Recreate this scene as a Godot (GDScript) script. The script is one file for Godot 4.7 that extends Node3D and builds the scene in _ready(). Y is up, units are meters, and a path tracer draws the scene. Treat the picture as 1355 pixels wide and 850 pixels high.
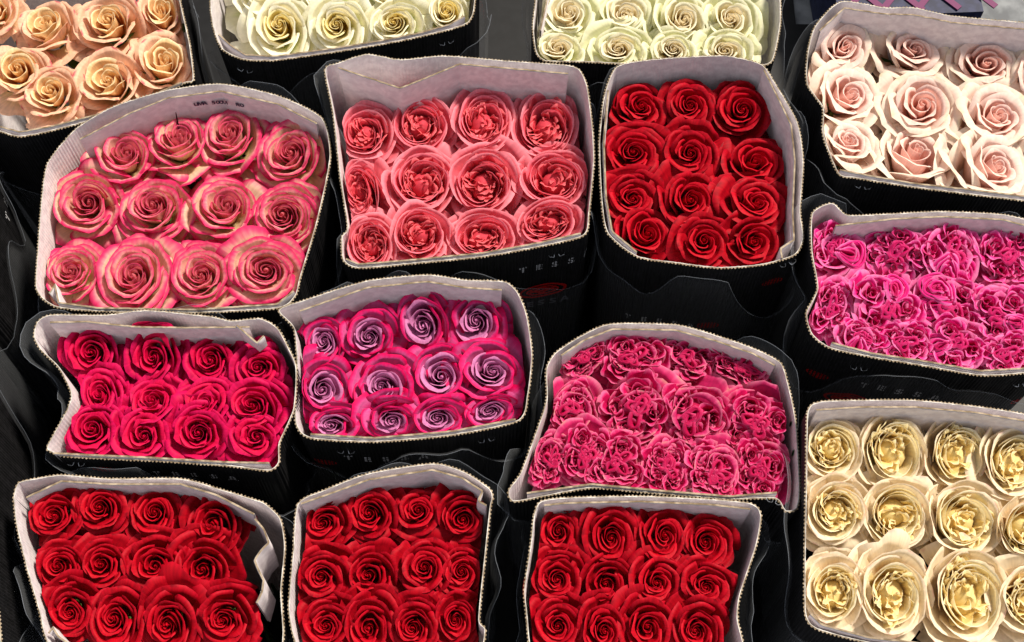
extends Node3D
# Cut roses in corrugated sleeves, seen from above and a little in front. Plan data in millimetres.
const BOXES := {
	"peach": {"rim": [[-642.8, 412.0, -489.7], [-539.8, 412.0, -500.8], [-416.8, 412.0, -495.2], [-388.5, 411.6, -457.1], [-375.1, 408.4, -395.4], [-359.3, 404.1, -337.5], [-351.3, 401.2, -293.0], [-360.1, 401.0, -289.2], [-396.1, 400.2, -266.9], [-447.8, 400.0, -244.6], [-499.6, 400.0, -227.2], [-531.2, 400.0, -220.4], [-553.5, 400.0, -227.2], [-597.3, 400.0, -244.6], [-632.3, 404.0, -336.5]],
		"roses": [[-592.3, 394.7, -397.9, 32.4, 0.062, 0.954, 0.294, 0.00, 0.00, 1.00, 1], [-531.3, 397.9, -375.0, 37.2, -0.189, 0.982, 0.002, 0.00, 0.00, 1.00, 0], [-460.1, 397.1, -376.3, 42.3, -0.091, 0.975, 0.201, 0.00, 0.00, 1.00, 0], [-399.5, 393.3, -399.7, 38.6, 0.130, 0.991, 0.028, 0.98, -0.21, 0.70, 1], [-549.3, 395.6, -308.8, 36.6, 0.095, 0.971, 0.220, 0.00, 0.00, 1.00, 0], [-510.9, 392.3, -284.9, 35.4, -0.022, 0.981, 0.191, 0.00, 0.00, 1.00, 0], [-451.0, 393.8, -302.8, 42.5, -0.088, 0.975, 0.202, 0.00, 0.00, 1.00, 1], [-390.8, 397.1, -326.8, 42.7, 0.176, 0.983, 0.042, 0.98, -0.18, 0.87, 1]], "rows": [4, 4]},
	"white": {"rim": [[-348.0, 411.6, -468.0], [-328.8, 412.0, -487.5], [-198.6, 412.0, -495.2], [-67.6, 412.0, -491.9], [-39.4, 411.6, -468.0], [-41.6, 406.7, -415.9], [-43.9, 402.8, -384.0], [-50.5, 401.4, -369.4], [-69.1, 400.8, -361.5], [-103.6, 400.3, -351.6], [-145.5, 400.0, -341.5], [-202.2, 400.0, -330.2], [-263.7, 400.0, -320.1], [-297.3, 400.0, -321.1], [-321.0, 400.0, -333.3], [-331.1, 400.3, -352.6], [-338.4, 402.5, -381.1]],
		"roses": [[-282.8, 395.1, -418.8, 46.7, 0.074, 0.955, 0.286, 0.00, 0.00, 1.00, 1], [-210.7, 393.7, -423.7, 42.8, 0.074, 0.953, 0.294, 0.00, 0.00, 1.00, 0], [-143.0, 394.9, -420.1, 39.7, -0.100, 0.936, 0.338, 0.00, 0.00, 1.00, 0], [-79.2, 397.2, -433.1, 37.8, -0.059, 0.965, 0.257, 1.00, 0.04, 1.12, 1], [-264.1, 392.7, -368.6, 44.2, 0.013, 0.910, 0.413, 0.16, 0.99, 1.18, 1], [-199.1, 393.4, -368.3, 39.2, -0.010, 0.821, 0.570, 0.19, 0.98, 1.04, 1], [-132.5, 396.8, -371.8, 37.2, -0.036, 0.848, 0.528, 0.23, 0.97, 0.82, 1], [-71.6, 395.5, -392.7, 37.5, 0.101, 0.937, 0.335, 1.00, 0.07, 0.86, 1]], "rows": [4, 4]},
	"ivory": {"rim": [[29.8, 414.5, -465.5], [50.0, 415.0, -484.9], [158.9, 415.0, -492.6], [280.6, 415.0, -489.3], [303.1, 414.5, -465.5], [302.6, 409.1, -416.1], [300.8, 402.3, -368.7], [288.8, 400.0, -320.1], [273.2, 400.0, -313.0], [219.6, 400.0, -313.0], [142.7, 400.0, -314.0], [77.5, 400.0, -318.0], [37.3, 400.0, -319.1], [27.3, 400.0, -331.3], [24.2, 401.8, -363.9], [27.8, 406.9, -401.9]],
		"roses": [[64.5, 399.6, -389.2, 42.3, 0.087, 0.974, 0.208, -1.00, -0.09, 0.99, 1], [130.0, 393.8, -393.5, 41.5, -0.026, 0.959, 0.282, 0.00, 0.00, 1.00, 0], [191.0, 396.6, -382.0, 42.2, 0.087, 0.950, 0.301, 0.00, 0.00, 1.00, 0], [249.5, 397.6, -378.9, 40.2, 0.048, 0.927, 0.372, 0.00, 0.00, 1.00, 1], [52.9, 393.1, -343.4, 37.0, -0.007, 0.943, 0.334, -0.03, 1.00, 0.78, 1], [120.6, 393.4, -341.4, 38.9, -0.079, 0.904, 0.420, -0.06, 1.00, 0.77, 1], [178.0, 393.3, -337.6, 33.1, -0.025, 0.898, 0.440, -0.01, 1.00, 0.85, 1], [240.1, 396.4, -336.9, 36.9, -0.022, 0.898, 0.440, 0.00, 1.00, 0.76, 1]], "rows": [4, 4]},
	"blush": {"rim": [[362.5, 436.0, -370.7], [409.8, 436.0, -362.5], [441.3, 436.0, -362.5], [482.2, 435.9, -351.3], [559.6, 435.6, -342.5], [589.2, 435.1, -335.8], [602.3, 431.0, -306.8], [599.3, 411.1, -232.4], [581.3, 400.0, -154.5], [567.0, 400.0, -135.2], [540.0, 400.0, -140.7], [475.1, 400.0, -149.9], [425.6, 400.0, -157.3], [365.9, 400.2, -168.3], [347.9, 400.5, -173.7], [334.6, 407.4, -217.6], [335.7, 415.0, -246.3], [319.5, 422.5, -272.3], [321.8, 431.0, -306.8], [332.1, 435.3, -338.6]],
		"roses": [[368.2, 407.0, -332.2, 43.4, 0.043, 0.949, 0.313, -0.73, -0.69, 0.80, 1], [449.3, 402.7, -328.8, 48.2, 0.098, 0.938, 0.332, 0.26, -0.96, 0.71, 1], [525.4, 402.8, -315.4, 47.1, -0.069, 0.941, 0.331, 0.11, -0.99, 0.74, 1], [577.9, 401.2, -295.5, 40.2, -0.020, 0.953, 0.302, 1.00, 0.04, 0.69, 1], [368.4, 402.7, -276.0, 42.8, 0.292, 0.953, 0.084, -0.85, 0.53, 1.11, 1], [447.0, 402.4, -262.5, 43.6, -0.100, 0.980, 0.174, 0.00, 0.00, 1.00, 0], [528.3, 399.9, -250.2, 49.2, 0.087, 0.994, 0.071, 0.00, 0.00, 1.00, 1], [367.1, 400.1, -218.0, 39.4, 0.098, 0.973, -0.211, -0.96, 0.29, 0.89, 1], [440.2, 395.7, -207.5, 47.8, 0.131, 0.950, -0.284, -0.15, 0.99, 1.17, 1], [519.0, 399.9, -187.3, 50.2, 0.372, 0.928, 0.020, -0.14, 0.99, 0.94, 1]], "rows": [4, 3, 3]},
	"pink": {"rim": [[-464.4, 420.2, -215.1], [-427.1, 421.8, -242.7], [-373.4, 422.0, -262.9], [-314.7, 422.0, -271.7], [-251.5, 422.0, -256.1], [-203.7, 421.2, -228.7], [-192.8, 416.8, -183.4], [-203.5, 406.4, -112.6], [-217.7, 400.3, -51.2], [-221.7, 400.0, -28.9], [-237.7, 400.0, -15.3], [-320.9, 400.0, -10.2], [-419.3, 400.0, -11.9], [-464.5, 400.0, -17.0], [-485.7, 400.0, -35.8], [-490.0, 402.5, -81.7], [-491.7, 410.0, -136.8], [-489.2, 415.9, -176.5]],
		"roses": [[-419.0, 403.1, -201.8, 40.0, 0.105, 0.994, 0.035, -0.60, -0.80, 1.04, 1], [-362.5, 401.4, -223.5, 36.6, 0.011, 0.973, -0.229, -0.15, -0.99, 1.20, 1], [-306.0, 398.8, -225.5, 39.5, -0.044, 0.999, 0.024, 0.24, -0.97, 1.18, 1], [-241.5, 403.7, -200.9, 42.8, -0.099, 0.968, 0.230, 0.50, -0.87, 1.10, 1], [-452.8, 399.3, -136.6, 43.0, 0.086, 0.927, 0.364, -1.00, -0.06, 1.00, 1], [-378.8, 398.3, -135.5, 44.0, -0.009, 0.984, 0.176, 0.00, 0.00, 1.00, 0], [-308.0, 395.8, -140.4, 42.3, 0.067, 0.997, 0.044, 0.00, 0.00, 1.00, 0], [-238.5, 398.4, -122.1, 39.2, 0.019, 0.941, 0.337, 0.99, 0.15, 1.02, 1], [-458.3, 395.4, -63.2, 33.2, 0.038, 0.991, 0.130, -1.00, 0.09, 1.02, 1], [-394.5, 398.8, -59.3, 43.9, 0.008, 0.998, 0.068, -0.02, 1.00, 1.18, 1], [-324.0, 397.4, -60.4, 39.5, -0.009, 0.988, 0.152, 0.00, 0.00, 1.00, 1], [-259.1, 397.2, -57.8, 39.4, 0.070, 0.929, 0.364, 0.98, 0.18, 1.16, 1]], "rows": [4, 4, 4]},
	"coral": {"rim": [[-198.4, 445.9, -273.4], [-186.7, 446.0, -281.2], [-155.8, 446.0, -292.9], [-119.1, 446.0, -286.0], [-72.4, 446.0, -290.9], [-2.0, 446.0, -284.1], [56.8, 446.0, -279.2], [71.2, 445.9, -273.4], [78.9, 444.3, -253.4], [84.0, 433.5, -209.3], [85.4, 421.1, -176.0], [80.3, 404.6, -125.3], [74.4, 400.5, -98.8], [27.1, 400.0, -85.7], [-30.1, 400.0, -74.2], [-101.0, 400.0, -66.3], [-157.7, 400.0, -61.0], [-173.7, 400.0, -69.8], [-176.5, 400.3, -95.3], [-170.8, 401.5, -108.1], [-179.8, 414.9, -159.5], [-187.8, 437.9, -223.4]],
		"roses": [[-157.2, 408.0, -223.8, 35.5, -0.127, 0.954, 0.272, -0.99, 0.12, 0.97, 1], [-96.6, 406.3, -232.3, 40.3, 0.057, 0.926, 0.374, 0.00, 0.00, 1.00, 1], [-31.4, 409.1, -238.9, 38.4, 0.041, 0.986, 0.160, 0.10, -1.00, 1.20, 1], [34.7, 405.5, -236.0, 42.2, -0.054, 0.962, 0.266, 0.08, -1.00, 1.16, 1], [-161.8, 400.9, -150.7, 38.6, -0.255, 0.908, 0.332, -0.98, 0.17, 0.62, 1], [-97.3, 403.4, -164.5, 42.4, 0.049, 0.966, 0.252, 0.00, 0.00, 1.00, 0], [-30.8, 405.3, -163.3, 41.4, -0.044, 0.903, 0.427, 0.00, 0.00, 1.00, 0], [40.6, 400.0, -169.8, 38.8, -0.046, 0.966, 0.253, 0.99, 0.10, 1.20, 1], [-149.2, 395.7, -88.9, 35.3, 0.020, 0.904, 0.428, -0.99, 0.11, 0.86, 1], [-94.3, 396.4, -100.4, 37.2, 0.113, 0.935, 0.335, 0.11, 0.99, 1.00, 1], [-31.2, 396.0, -102.8, 40.0, -0.000, 0.953, 0.302, 0.20, 0.98, 0.81, 1], [38.4, 396.6, -115.2, 41.0, -0.062, 0.921, 0.383, 0.27, 0.96, 0.72, 1]], "rows": [4, 4, 4]},
	"scarlet": {"rim": [[113.5, 434.0, -285.8], [149.7, 434.0, -294.7], [194.8, 434.0, -298.6], [233.2, 434.0, -299.6], [268.3, 434.0, -288.7], [281.2, 433.2, -264.9], [302.1, 426.3, -220.6], [306.9, 415.8, -179.3], [301.3, 403.5, -125.9], [302.4, 400.2, -95.3], [292.1, 400.0, -75.9], [256.8, 400.0, -64.5], [213.7, 400.0, -61.0], [171.9, 400.0, -66.3], [129.4, 400.0, -74.2], [100.4, 400.6, -101.4], [94.8, 405.8, -138.3], [93.2, 421.2, -199.3], [99.6, 431.8, -251.4]],
		"roses": [[140.1, 403.4, -254.7, 34.0, 0.191, 0.921, 0.340, -0.93, -0.37, 1.18, 1], [192.6, 405.8, -257.6, 31.2, -0.048, 0.918, 0.394, 0.00, 0.00, 1.00, 1], [248.3, 408.5, -250.9, 38.6, -0.101, 0.928, 0.358, 0.88, -0.48, 1.03, 1], [130.4, 404.1, -196.0, 36.2, 0.038, 0.901, 0.431, -1.00, 0.03, 1.14, 1], [189.4, 404.9, -197.4, 36.2, -0.062, 0.926, 0.372, 0.00, 0.00, 1.00, 0], [262.9, 401.3, -189.3, 36.2, 0.110, 0.977, 0.181, 0.99, -0.11, 1.20, 1], [127.3, 400.2, -144.6, 31.2, 0.098, 0.904, 0.416, -1.00, 0.03, 1.17, 1], [191.6, 400.4, -140.1, 39.4, 0.197, 0.923, 0.331, 0.00, 0.00, 1.00, 0], [259.3, 400.5, -140.5, 35.7, 0.165, 0.974, 0.155, 0.99, 0.10, 1.20, 1], [141.5, 393.0, -106.0, 38.3, 0.173, 0.970, 0.171, -0.69, 0.73, 0.93, 1], [200.0, 398.7, -89.6, 32.5, 0.012, 0.925, 0.379, -0.12, 0.99, 0.94, 1], [254.9, 395.9, -92.3, 34.4, 0.170, 0.868, 0.467, 0.31, 0.95, 0.90, 1]], "rows": [3, 3, 3, 3]},
	"hotpink": {"rim": [[312.6, 414.0, -116.4], [333.4, 414.0, -128.1], [348.4, 414.0, -113.7], [395.7, 414.0, -115.5], [447.8, 414.0, -118.2], [509.2, 414.0, -114.6], [543.0, 413.8, -104.9], [560.0, 413.2, -92.8], [563.9, 408.9, -51.2], [553.9, 401.8, 5.1], [536.4, 400.0, 50.7], [509.1, 400.0, 56.4], [465.2, 400.0, 58.8], [405.1, 400.0, 47.4], [360.7, 400.0, 39.2], [319.4, 400.2, 29.4], [302.4, 401.0, 14.7], [298.6, 403.1, -7.0], [311.8, 406.5, -33.5], [308.4, 411.6, -74.2]],
		"roses": [[338.4, 395.4, -83.6, 34.4, -0.052, 0.949, 0.312, -1.00, -0.10, 0.96, 1], [403.0, 395.2, -83.9, 42.5, -0.080, 0.930, 0.358, -0.05, -1.00, 0.85, 1], [459.2, 398.7, -76.6, 41.4, 0.056, 0.965, 0.256, 0.06, -1.00, 1.08, 1], [515.3, 397.0, -77.0, 37.9, 0.001, 0.977, 0.214, 0.28, -0.96, 1.02, 1], [328.6, 394.3, -21.4, 33.7, 0.065, 0.956, 0.287, -0.89, -0.45, 0.72, 1], [382.5, 396.8, -18.6, 41.6, 0.089, 0.960, 0.265, 0.00, 0.00, 1.00, 1], [447.6, 393.4, -20.1, 40.9, -0.016, 0.964, 0.267, 0.00, 0.00, 1.00, 0], [497.6, 396.7, -10.4, 37.1, -0.088, 0.965, 0.246, 0.00, 0.00, 1.00, 0], [539.4, 397.6, -9.5, 33.6, -0.088, 0.951, 0.298, 0.98, 0.17, 0.62, 1], [352.1, 395.3, 16.9, 29.0, -0.095, 0.970, 0.222, -0.23, 0.97, 0.82, 1], [400.7, 391.8, 19.9, 32.5, -0.073, 0.961, 0.266, -0.18, 0.98, 0.93, 1], [450.0, 391.4, 23.6, 35.1, -0.077, 0.959, 0.273, -0.19, 0.98, 1.02, 1], [501.2, 392.2, 31.7, 33.3, -0.096, 0.974, 0.204, 0.06, 1.00, 0.88, 1]], "rows": [4, 5, 4]},
	"raspberry": {"rim": [[-473.0, 419.1, 26.2], [-472.0, 420.0, 11.0], [-459.5, 420.0, 3.5], [-405.9, 420.0, 3.5], [-365.0, 420.0, -1.5], [-302.5, 420.0, 5.2], [-279.5, 420.0, 10.1], [-251.1, 420.0, 7.7], [-233.9, 419.7, 17.5], [-222.3, 417.7, 37.1], [-213.2, 414.1, 57.5], [-214.1, 405.1, 97.8], [-226.5, 400.4, 130.6], [-225.9, 400.0, 150.6], [-234.8, 400.0, 158.2], [-273.0, 400.0, 153.6], [-333.3, 400.0, 149.0], [-393.6, 400.0, 146.0], [-433.3, 400.0, 143.6], [-449.6, 400.1, 137.5], [-449.0, 400.4, 130.6], [-434.4, 405.1, 97.8], [-431.9, 408.6, 81.7], [-445.5, 414.1, 57.5], [-464.9, 417.4, 39.4]],
		"roses": [[-424.2, 397.1, 33.7, 34.0, 0.037, 0.900, 0.433, 0.00, -1.00, 1.01, 1], [-361.4, 400.0, 39.7, 35.6, -0.050, 0.864, 0.501, 0.11, -0.99, 1.20, 1], [-303.9, 396.7, 39.9, 35.7, -0.086, 0.936, 0.342, 0.21, -0.98, 1.07, 1], [-249.2, 401.5, 51.8, 29.4, 0.081, 0.938, 0.336, 0.91, -0.41, 1.18, 1], [-412.9, 396.4, 76.1, 31.9, -0.162, 0.975, 0.153, -0.96, 0.28, 0.75, 1], [-357.0, 398.1, 83.7, 34.3, -0.023, 1.000, 0.021, 0.00, 0.00, 1.00, 0], [-304.9, 395.6, 80.4, 34.4, -0.033, 0.999, -0.033, 0.00, 0.00, 1.00, 0], [-256.2, 400.3, 90.2, 34.2, -0.127, 0.976, 0.178, 0.93, 0.35, 1.20, 1], [-412.6, 395.8, 114.9, 32.3, 0.011, 0.977, 0.214, -0.91, -0.41, 0.95, 1], [-363.7, 395.2, 116.8, 34.0, 0.111, 0.964, 0.242, -0.05, 1.00, 1.02, 1], [-306.8, 396.8, 120.3, 35.7, 0.127, 0.915, 0.383, -0.08, 1.00, 0.97, 1], [-254.9, 392.1, 123.2, 29.8, 0.028, 0.938, 0.345, 0.97, 0.25, 1.12, 1]], "rows": [4, 4, 4]},
	"violet": {"rim": [[-230.9, 427.2, 1.1], [-205.8, 428.8, -9.0], [-144.9, 430.0, -29.4], [-85.3, 430.0, -36.2], [-46.5, 430.0, -30.3], [-7.9, 430.0, -28.6], [4.9, 429.6, -17.0], [13.9, 426.1, 6.4], [19.1, 414.8, 44.0], [15.3, 403.7, 80.6], [6.3, 400.1, 107.0], [-57.8, 400.0, 121.9], [-133.4, 400.0, 128.9], [-196.1, 400.0, 125.0], [-211.1, 400.0, 108.5], [-211.6, 410.9, 55.3], [-215.3, 422.9, 18.9]],
		"roses": [[-192.1, 401.7, 25.5, 29.6, -0.105, 0.885, 0.453, -0.99, 0.10, 0.89, 1], [-145.2, 404.8, 17.3, 33.1, 0.053, 0.921, 0.385, 0.00, 0.00, 1.00, 1], [-94.1, 404.3, 3.7, 33.3, -0.237, 0.784, 0.575, -0.11, -0.99, 1.20, 1], [-36.2, 401.0, 5.1, 36.8, -0.047, 0.853, 0.519, 0.04, -1.00, 1.06, 1], [-184.3, 394.7, 70.5, 32.8, 0.336, 0.854, 0.398, -1.00, 0.01, 0.95, 1], [-127.9, 397.0, 68.6, 36.2, -0.062, 0.962, 0.266, 0.00, 0.00, 1.00, 0], [-73.1, 402.4, 56.9, 37.1, -0.036, 0.961, 0.273, 0.00, 0.00, 1.00, 0], [-22.2, 401.5, 55.4, 32.8, 0.118, 0.964, 0.239, 0.99, 0.10, 1.20, 1], [-176.4, 392.4, 110.8, 29.0, -0.099, 0.869, 0.484, -0.06, 1.00, 0.67, 1], [-120.3, 398.1, 108.2, 29.8, 0.086, 0.785, 0.613, 0.09, 1.00, 0.79, 1], [-70.7, 398.7, 106.0, 29.8, 0.086, 0.853, 0.514, 0.09, 1.00, 0.71, 1], [-20.4, 397.5, 98.4, 29.9, 0.017, 0.859, 0.512, 0.23, 0.97, 0.62, 1]], "rows": [4, 4, 4]},
	"magenta": {"rim": [[34.8, 407.0, 56.1], [44.0, 407.7, 39.2], [69.1, 408.0, 21.2], [99.0, 408.0, 7.9], [164.2, 408.0, 8.8], [205.9, 408.0, 21.2], [241.9, 407.8, 35.2], [265.7, 407.3, 49.7], [271.5, 406.1, 71.9], [276.2, 403.4, 109.8], [275.0, 400.1, 172.7], [270.8, 400.0, 196.0], [260.5, 400.0, 199.0], [251.5, 400.0, 186.3], [208.1, 400.0, 187.0], [161.4, 400.0, 183.3], [113.9, 400.0, 178.8], [75.7, 400.0, 175.7], [30.7, 400.0, 184.0], [1.8, 400.0, 189.3], [-2.5, 400.0, 179.5], [9.1, 400.3, 162.2], [20.9, 401.9, 130.4], [34.5, 404.8, 89.8]],
		"roses": [[70.2, 393.2, 36.6, 36.7, -0.027, 0.952, 0.305, -0.58, -0.81, 0.62, 1], [123.9, 396.0, 36.9, 37.5, -0.044, 0.941, 0.336, 0.01, -1.00, 0.87, 1], [180.4, 393.0, 35.7, 37.6, 0.019, 0.978, 0.210, 0.29, -0.96, 0.67, 1], [235.0, 394.2, 45.1, 38.3, 0.033, 0.957, 0.289, 0.36, -0.93, 0.62, 1], [59.3, 394.4, 95.1, 34.3, -0.048, 0.966, 0.253, -0.98, -0.21, 0.86, 1], [121.7, 395.3, 97.5, 43.7, -0.086, 0.948, 0.307, 0.00, 0.00, 1.00, 0], [180.6, 397.5, 104.2, 40.9, -0.049, 0.929, 0.367, 0.00, 0.00, 1.00, 0], [239.3, 394.6, 108.9, 38.4, -0.051, 0.943, 0.329, 0.99, -0.12, 1.05, 1], [36.4, 391.0, 143.1, 30.5, 0.080, 0.934, 0.347, -0.94, -0.35, 0.75, 1], [71.5, 395.7, 144.1, 28.7, 0.017, 0.951, 0.308, 0.13, 0.99, 1.20, 1], [105.7, 397.3, 150.2, 34.5, 0.039, 0.955, 0.295, -0.08, 1.00, 0.92, 1], [153.4, 394.2, 152.7, 30.3, 0.047, 0.977, 0.208, -0.09, 1.00, 1.11, 1], [199.0, 396.3, 156.9, 32.7, 0.098, 0.963, 0.250, -0.08, 1.00, 1.02, 1], [241.5, 396.0, 155.6, 30.2, -0.086, 0.964, 0.253, 0.02, 1.00, 1.15, 1]], "rows": [4, 4, 6]},
	"cream": {"rim": [[284.2, 430.0, 110.7], [296.8, 430.0, 100.6], [336.2, 430.0, 99.0], [387.0, 430.0, 99.0], [444.3, 430.0, 105.2], [490.2, 430.0, 113.0], [535.3, 429.7, 125.2], [541.5, 425.1, 165.3], [533.7, 404.7, 261.6], [514.7, 400.0, 329.0], [465.9, 400.0, 333.1], [394.0, 400.0, 331.0], [326.0, 400.0, 323.5], [280.2, 400.0, 311.1], [270.9, 400.3, 298.6], [273.0, 405.9, 254.8], [278.4, 423.9, 172.4]],
		"roses": [[310.0, 403.9, 139.5, 34.5, -0.142, 0.959, 0.246, -1.00, -0.09, 0.94, 1], [368.5, 406.0, 141.2, 39.6, 0.031, 0.919, 0.394, 0.00, -1.00, 1.17, 1], [431.7, 400.9, 142.7, 37.1, 0.083, 0.924, 0.374, 0.11, -0.99, 1.15, 1], [486.9, 406.8, 151.6, 37.7, 0.120, 0.949, 0.293, 0.26, -0.97, 1.12, 1], [307.3, 401.9, 201.4, 36.4, -0.054, 0.922, 0.384, -1.00, -0.06, 0.95, 1], [366.6, 398.0, 205.0, 39.8, -0.006, 0.941, 0.337, 0.00, 0.00, 1.00, 0], [436.1, 397.8, 206.8, 43.2, 0.127, 0.968, 0.215, 0.00, 0.00, 1.00, 0], [490.6, 402.0, 220.7, 35.3, 0.032, 0.935, 0.352, 0.00, 0.00, 1.00, 1], [300.5, 393.7, 273.1, 38.2, -0.196, 0.955, 0.222, -1.00, -0.05, 0.85, 1], [355.4, 397.2, 278.1, 38.9, -0.040, 0.938, 0.344, -0.11, 0.99, 1.20, 1], [424.2, 396.1, 280.1, 44.7, 0.054, 0.969, 0.240, -0.03, 1.00, 1.20, 1], [487.0, 395.2, 284.8, 38.1, 0.016, 0.927, 0.376, 0.96, 0.27, 1.12, 1]], "rows": [4, 4, 4]},
	"crimson": {"rim": [[-472.9, 405.9, 188.2], [-470.7, 406.0, 173.9], [-456.1, 406.0, 170.2], [-431.4, 406.0, 166.4], [-385.3, 406.0, 170.2], [-316.7, 406.0, 170.2], [-280.5, 406.0, 180.0], [-248.7, 405.9, 189.7], [-234.7, 405.8, 194.8], [-219.4, 405.3, 209.5], [-213.5, 404.0, 236.2], [-214.5, 401.6, 277.1], [-209.8, 400.1, 316.6], [-214.1, 400.0, 334.5], [-258.9, 400.0, 341.3], [-313.6, 400.0, 342.6], [-389.5, 400.0, 338.5], [-416.6, 400.0, 331.7], [-427.0, 400.1, 316.6], [-434.7, 400.7, 295.2], [-450.9, 402.7, 256.8], [-466.2, 405.0, 215.3]],
		"roses": [[-439.0, 397.8, 201.6, 29.8, -0.075, 0.962, 0.262, -0.97, 0.24, 1.13, 1], [-392.6, 397.0, 195.2, 30.7, 0.091, 0.957, 0.275, 0.08, -1.00, 0.96, 1], [-343.7, 394.2, 199.6, 30.7, 0.115, 0.975, 0.191, 0.00, -1.00, 1.09, 1], [-287.3, 392.6, 212.2, 33.1, -0.082, 0.894, 0.440, 0.29, -0.96, 1.11, 1], [-425.6, 395.0, 252.8, 29.3, 0.085, 0.968, 0.234, -0.92, 0.39, 0.98, 1], [-386.7, 393.3, 249.6, 28.6, 0.068, 0.969, 0.237, 0.00, 0.00, 1.00, 0], [-339.4, 397.3, 251.6, 32.6, 0.054, 0.946, 0.319, 0.00, 0.00, 1.00, 0], [-292.0, 391.7, 255.5, 35.9, 0.120, 0.909, 0.399, 0.00, 0.00, 1.00, 0], [-410.7, 394.9, 294.7, 29.7, 0.107, 0.884, 0.455, -0.94, 0.34, 0.90, 1], [-366.6, 394.4, 302.0, 32.1, -0.029, 0.954, 0.299, -0.05, 1.00, 1.20, 1], [-317.6, 392.8, 307.3, 32.1, -0.011, 0.859, 0.512, -0.05, 1.00, 1.20, 1], [-265.6, 393.7, 302.0, 31.3, 0.015, 0.889, 0.458, 0.00, 0.00, 1.00, 1]], "rows": [4, 4, 4]},
	"ruby": {"rim": [[-200.2, 420.2, 199.4], [-176.7, 421.4, 186.5], [-135.4, 422.0, 170.3], [-74.9, 422.0, 160.5], [-45.4, 422.0, 168.8], [-22.4, 421.6, 184.3], [-18.8, 420.9, 193.0], [-20.9, 419.8, 202.2], [-26.3, 410.1, 253.8], [-30.9, 401.3, 303.1], [-25.3, 400.5, 312.6], [-28.6, 400.0, 331.7], [-46.3, 400.0, 341.3], [-107.9, 400.0, 344.0], [-183.4, 400.0, 341.3], [-197.0, 400.0, 323.5], [-204.8, 402.5, 293.6], [-202.6, 412.3, 243.6]],
		"roses": [[-177.6, 401.9, 211.5, 31.2, -0.048, 0.904, 0.426, -0.48, -0.88, 0.82, 1], [-134.5, 401.3, 201.7, 31.3, -0.070, 0.936, 0.344, -0.37, -0.93, 1.07, 1], [-90.9, 399.5, 198.5, 28.1, -0.025, 0.987, 0.160, 0.00, 0.00, 1.00, 1], [-47.6, 402.6, 208.2, 29.6, 0.056, 0.878, 0.475, 0.99, 0.10, 1.01, 1], [-177.6, 400.1, 264.9, 29.1, 0.069, 0.898, 0.435, -1.00, -0.04, 1.03, 1], [-134.4, 397.2, 261.7, 31.6, -0.091, 0.935, 0.341, 0.00, 0.00, 1.00, 0], [-82.8, 401.0, 255.7, 30.8, -0.036, 0.970, 0.240, 0.00, 0.00, 1.00, 0], [-47.7, 396.4, 259.3, 26.0, 0.093, 0.956, 0.279, 1.00, 0.09, 0.95, 1], [-173.3, 392.9, 306.3, 28.9, -0.099, 0.940, 0.328, -0.97, 0.25, 1.08, 1], [-132.8, 392.1, 308.7, 30.5, 0.031, 0.895, 0.445, -0.04, 1.00, 1.20, 1], [-92.2, 395.1, 308.9, 28.0, -0.092, 0.916, 0.391, 0.00, 0.00, 1.00, 1], [-51.2, 394.7, 303.9, 28.9, 0.118, 0.918, 0.380, 1.00, -0.04, 0.84, 1]], "rows": [4, 4, 4]},
	"cherry": {"rim": [[21.7, 411.8, 207.1], [27.5, 412.0, 194.6], [51.8, 412.0, 190.9], [121.9, 412.0, 189.4], [187.5, 412.0, 192.4], [225.7, 412.0, 196.8], [233.5, 411.8, 207.1], [227.5, 409.9, 235.0], [209.7, 403.9, 281.3], [206.4, 401.4, 303.1], [210.5, 400.0, 327.6], [203.3, 400.0, 341.3], [118.1, 400.0, 346.7], [36.0, 400.0, 344.0], [18.2, 400.0, 333.1], [13.6, 402.3, 294.9], [12.2, 404.6, 275.8], [18.0, 409.6, 237.1]],
		"roses": [[43.3, 394.6, 220.3, 32.1, -0.038, 0.953, 0.300, -0.99, -0.12, 0.84, 1], [92.2, 400.4, 226.4, 31.9, 0.036, 0.889, 0.457, -0.02, -1.00, 1.20, 1], [143.6, 400.0, 224.8, 32.0, 0.119, 0.952, 0.283, 0.05, -1.00, 1.20, 1], [185.0, 397.2, 229.4, 29.5, 0.053, 0.948, 0.314, 0.00, 0.00, 1.00, 1], [41.3, 396.5, 263.1, 30.8, -0.027, 0.950, 0.312, -0.99, -0.15, 1.00, 1], [88.5, 394.0, 269.4, 32.4, -0.009, 0.885, 0.466, 0.00, 0.00, 1.00, 0], [137.0, 396.9, 266.6, 32.4, 0.115, 0.960, 0.255, 0.00, 0.00, 1.00, 0], [182.6, 397.2, 270.2, 26.7, 0.029, 0.947, 0.321, 0.93, 0.36, 1.20, 1], [41.4, 395.5, 306.7, 30.4, -0.052, 0.960, 0.275, -0.99, 0.12, 0.99, 1], [83.1, 393.4, 311.9, 28.8, 0.116, 0.935, 0.335, -0.03, 1.00, 1.20, 1], [125.5, 393.1, 313.6, 32.0, 0.092, 0.905, 0.416, 0.06, 1.00, 1.14, 1], [171.9, 394.9, 313.6, 29.6, -0.065, 0.893, 0.446, 0.06, 1.00, 1.14, 1]], "rows": [4, 4, 4]},
	"edge": {"rim": [[-738.0, 400.0, -210.9], [-716.5, 400.0, -225.2], [-601.7, 400.0, -222.3], [-577.0, 400.0, -210.9], [-562.9, 400.0, -154.5], [-548.2, 400.0, -73.3], [-545.9, 400.0, -21.2], [-580.6, 400.0, -8.5], [-681.1, 400.0, -12.7], [-705.7, 400.0, -38.4], [-732.2, 400.0, -145.3]],
		"roses": [], "rows": []},
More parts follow.
